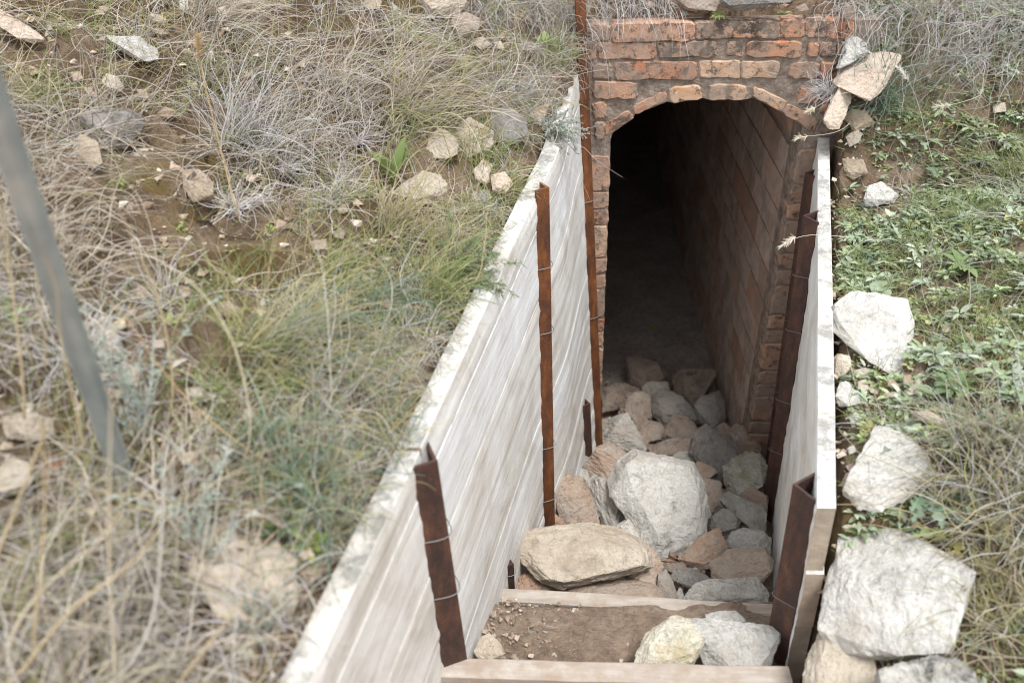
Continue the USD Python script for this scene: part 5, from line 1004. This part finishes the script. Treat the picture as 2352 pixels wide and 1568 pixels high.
for i_, (px_0, py_0, n_, L_, lean_, lb_) in enumerate([
  (760, 470, 60, .15, (.3, -.1), 'pale branching dead twigs left of the broad leaved weed'), (540, 480, 60, .15, (.5, .1), 'dead grey scrub beside the curved orange stalk'),
  (380, 700, 60, .14, (.2, .0), 'dead twiggy scrub right of the pipe, middle height'), (820, 330, 70, .16, (.4, .1), 'grey twig scrub above the broad leaved weed'),
  (700, 760, 60, .13, (.3, .0), 'bleached twigs in the middle of the left bank above the big tuft'), (1180, 230, 70, .14, (.3, -.2), 'grey wiry scrub left of the upper left wall end'),
  (160, 820, 70, .16, (.3, .1), 'wiry scrub behind the middle of the pipe')]):
    shrublet(lb_, px_0, py_0, n_, L_, lean_, False, [], [(.45, .42, .39), (.36, .33, .30), (.55, .52, .50)], 300 + i_, .75, lift=.35, droop=.7)
# tall dry stalks in the foreground
def stalk(label, kind, pts, col, dep0, dep1, wid_=.0034, head=None, seed=0):
    """pts from foot to tip; the stalk leans from ground depth towards the viewer"""
    P = np.array([tr(kind)(*p) for p in pts]); n = len(P); g = hit(*P[0])[1]
    W3 = np.array([at_depth(P[i][0], P[i][1], g * (dep0 + (dep1 - dep0) * i / (n - 1))) for i in range(n)])
    C_ = spline(W3, 22); t = thing('dry_stalk', label, 'grass stalk', C_[0], 'tall dry grass stalks')
    m_ = tube(C_, np.linspace(wid_, wid_ * .55, 22) * .5, 6); obj('stem', m_, STALK, t, smooth=True, tint=np.tile(col, (len(m_[0]), 1)))
    if head:
        rr = np.random.default_rng(seed); tip, ax = C_[-1], unit(C_[-1] - C_[-3]); k = 60; u = rr.random(k)
        b = tip - ax * head * (1 - u)[:, None]; dd = ax * 1.2 + rr.normal(0, .5, (k, 3)); dd /= np.linalg.norm(dd, axis=1, keepdims=True)
        N = np.stack([b, b + dd * .008, b + dd * .018], 1); curves('seed_head', N, np.tile(np.array([.0016, .0014, .0004]), (k, 1)), STALK, t, tint=tints(k, [tuple(np.array(col) * 1.1)], rr))
    return t
T1, T2, T3, T4 = (.50, .40, .25), (.56, .48, .36), (.45, .32, .17), (.50, .47, .42)
stalk('straight straw stalk left of the pipe foot, bottom left', 7, [(220, 1400), (250, 1000), (300, 420), (290, 0), (270, -300)], T1, .93, .72)
stalk('tall upright pale stalk crossing below the pipe', 7, [(770, 1500), (745, 1000), (730, 520), (740, 0), (745, -400)], T2, .93, .74, .0036)
stalk('long leaning stalk at the bottom, right of the pipe', 7, [(750, 1560), (1040, 1050), (1085, 500), (1110, 0), (1120, -250)], T4, .93, .8, .0042)
stalk('straw stalk rising beside the pipe to the middle left', 4, [(1120, 1330), (1160, 1080), (1130, 800), (1060, 500), (960, 250), (850, 0), (760, -140)], T1, .97, .78, .0036)
stalk('arched pale stalk in the middle of the left bank', 4, [(1640, 1562), (1680, 1400), (1660, 1150), (1560, 780), (1300, 400), (1000, 200), (860, 120)], T2, .97, .86, .0024)
stalk('curved orange brown stalk high on the left bank', 1, [(1610, 1500), (1600, 1450), (1520, 1150), (1420, 750), (1340, 380), (1330, 250)], T3, .98, .88, .0030, .05, 3)
stalk('slanting brown stalk running down to the wall, lower left', 4, [(1750, 1562), (1400, 1300), (1180, 1080), (1000, 850), (820, 600), (640, 420)], T3, .97, .88, .0022)
stalk('bent stalk at the far left edge, lower third', 7, [(-40, 800), (0, 660), (100, 400), (160, 240), (250, 0), (320, -160)], T1, .95, .85, .0044)
stalk('thick pale stalk with a flattened husk, bottom left', 7, [(51, 1450), (150, 1110), (400, 830), (640, 630), (810, 430)], T2, .93, .82, .0046)
stalk('stalk running from the bottom left corner up to the right', 7, [(60, 1562), (300, 1280), (500, 1050), (900, 740), (1060, 530)], T1, .93, .84, .0044)
stalk('straw stalk at the bottom edge slanting to the left wall', 7, [(1200, 1562), (1400, 1300), (1640, 1000)], T1, .95, .88, .0042)
stalk('left edge stalk rising past the pipe', 4, [(160, 1300), (150, 1000), (90, 500), (30, 0), (10, -200)], T1, .92, .75, .0038)
stalk('stalk crossing the upper part of the pipe', 4, [(300, 950), (280, 600), (240, 300), (240, 0), (250, -200)], T1, .86, .70, .0024)
stalk('pale stalk arching across the pipe middle', 4, [(560, 1500), (480, 1100), (400, 700), (380, 450), (330, 280), (280, 230)], T1, .86, .70, .0022)
stalk('thin pale stem with a white bud beside the left wall', 4, [(2230, 1200), (2220, 1000), (2165, 300), (2060, -60)], (.5, .48, .42), .98, .92, .0018)
stalk('long thin stem slanting across the upper left bank', 1, [(2300, 1420), (1900, 1230), (1400, 1110), (1100, 1010), (800, 930), (530, 870)], (.42, .35, .25), .98, .9, .0018)
stalk('white feathered grass stalk on the right bank', 3, [(1740, 1080), (1680, 850), (1620, 640), (1510, 460)], (.58, .56, .5), .99, .93, .0016, .05, 5)
stalk('grass spike poking over the tunnel mouth from the right', 3, [(1330, 690), (1180, 620), (1020, 680), (900, 748)], (.55, .49, .37), .98, .93, .0016, .04, 6)
stalk('lower grass spike poking over the tunnel mouth', 3, [(1180, 830), (1080, 890), (960, 910), (822, 930)], (.55, .49, .37), .98, .95, .0016, .04, 7)
stalk('dry spike lying across the dark right post', 6, [(1180, 80), (1060, 72), (900, 70), (730, 140)], (.58, .52, .42), .98, .95, .0018, .05, 8)
stalk('bushy grass head in the weeds at the right', 3, [(2060, 640), (1960, 680), (1770, 720)], (.55, .5, .42), .97, .93, .0016, .05, 9)
stalk('thin straw crossing the top of the right plank wall', 6, [(1900, 1270), (1500, 1215), (1100, 1190), (960, 1190)], (.5, .43, .3), .98, .97, .0013)
stalk('forked pale dry stem standing in the right weeds', 6, [(1940, 620), (1990, 400), (1990, 250), (2050, 140), (2140, 40)], (.52, .48, .42), .98, .9, .0022)
# twigs
def twig(label, kind, pts, where, w_, col=(.30, .27, .24)):
    P = np.array([tr(kind)(*p) for p in pts]); W3 = np.array([at_depth(*p, hit(*p, where)[1] * .993) for p in P]); C_ = spline(W3, 14)
    m_ = tube(C_, np.linspace(w_, w_ * .6, 14) * .5, 6); obj('twig', m_, STALK, smooth=True, tint=np.tile(col, (len(m_[0]), 1)), label=label, cat='twig', group='fallen twigs')
twig('grey twig curving beside the jagged white boulder', 6, [(1300, 1540), (1330, 1400), (1390, 1310)], 'ground', .006, (.36, .35, .34))
twig('grey straight twig below the row of pebbles', 6, [(1380, 1230), (1430, 1290), (1480, 1335)], 'ground', .006, (.36, .35, .34))
twig('long thin twig running along the back of the right wall', 6, [(1150, 780), (1190, 950), (1240, 1120), (1300, 1220)], 'ground', .004, (.42, .37, .31))
twig('dark thin twig lying along the near right wall', 6, [(1110, 1380), (1200, 1480), (1270, 1562)], 'ground', .004, (.2, .17, .15))
twig('small twig on the earth tread near the lower board', 8, [(1520, 1470), (1570, 1445), (1615, 1432)], 'pile', .004, (.17, .13, .11))
twig('hooked twig on the earth tread', 8, [(1370, 1185), (1385, 1220), (1405, 1215)], 'pile', .003)
twig('thin twig on the earth tread by the upper board', 8, [(1480, 1175), (1530, 1185), (1570, 1188)], 'pile', .003)
# the grey pipe
pp = [(298, 1150, 1.225), (263, 1040, 1.165), (188, 824, 1.06), (153, 725, 1.01), (82, 517, .92), (30, 365, .86), (-30, 190, .80), (-100, -20, .73)]
C_ = spline([at_depth(*p) for p in pp], 40); C_ = np.vstack([C_[0] + (C_[0] - C_[1]) * 2, C_]); t = thing('pipe', 'grey plastic pipe rising out of the left bank in the foreground', 'pipe', C_[0])
obj('tube', tube(C_, .0155, 20, cap=False), PIPE, t, smooth=True); obj('bore', tube(C_[::-1], .0130, 16, cap=False), PIPE, t, smooth=True)
# leaf litter
rr = np.random.default_rng(77); Vs, Fs, Ts_, n0 = [], [], [], 0
for k in range(420):
    if k % 3: p = scatter(1, .3, 1.4, -1.6, .2, 'R', rr)
    else: p = scatter(1, -1.3, .05, -2.0, .2, 'L', rr)
    if len(p) == 0: continue
    a = rr.uniform(0, 6.28); L = rr.uniform(.012, .035); zz = float(ground(p[:, 0], p[:, 1])[0]) + rr.uniform(.002, .012)
    v, f_ = leaf_mesh((p[0, 0], p[0, 1], zz), (math.cos(a), math.sin(a), rr.uniform(-.1, .3)), (0, 0, 1), L, L * rr.uniform(.3, .5), .5, 0, k, 4); Vs.append(v); Fs.append(f_ + n0); n0 += len(v)
    Ts_.append(np.tile(np.array([(.20, .12, .07), (.26, .17, .11), (.33, .25, .17), (.24, .10, .06), (.38, .31, .22)][k % 5]), (len(v), 1)))
obj('leaf_litter', (np.vstack(Vs), np.vstack(Fs)), LEAF, smooth=True, tint=np.vstack(Ts_), at=(0, 0, 0), kind='stuff', label='brown dead leaves lying among the grass and weeds', cat='leaf litter')
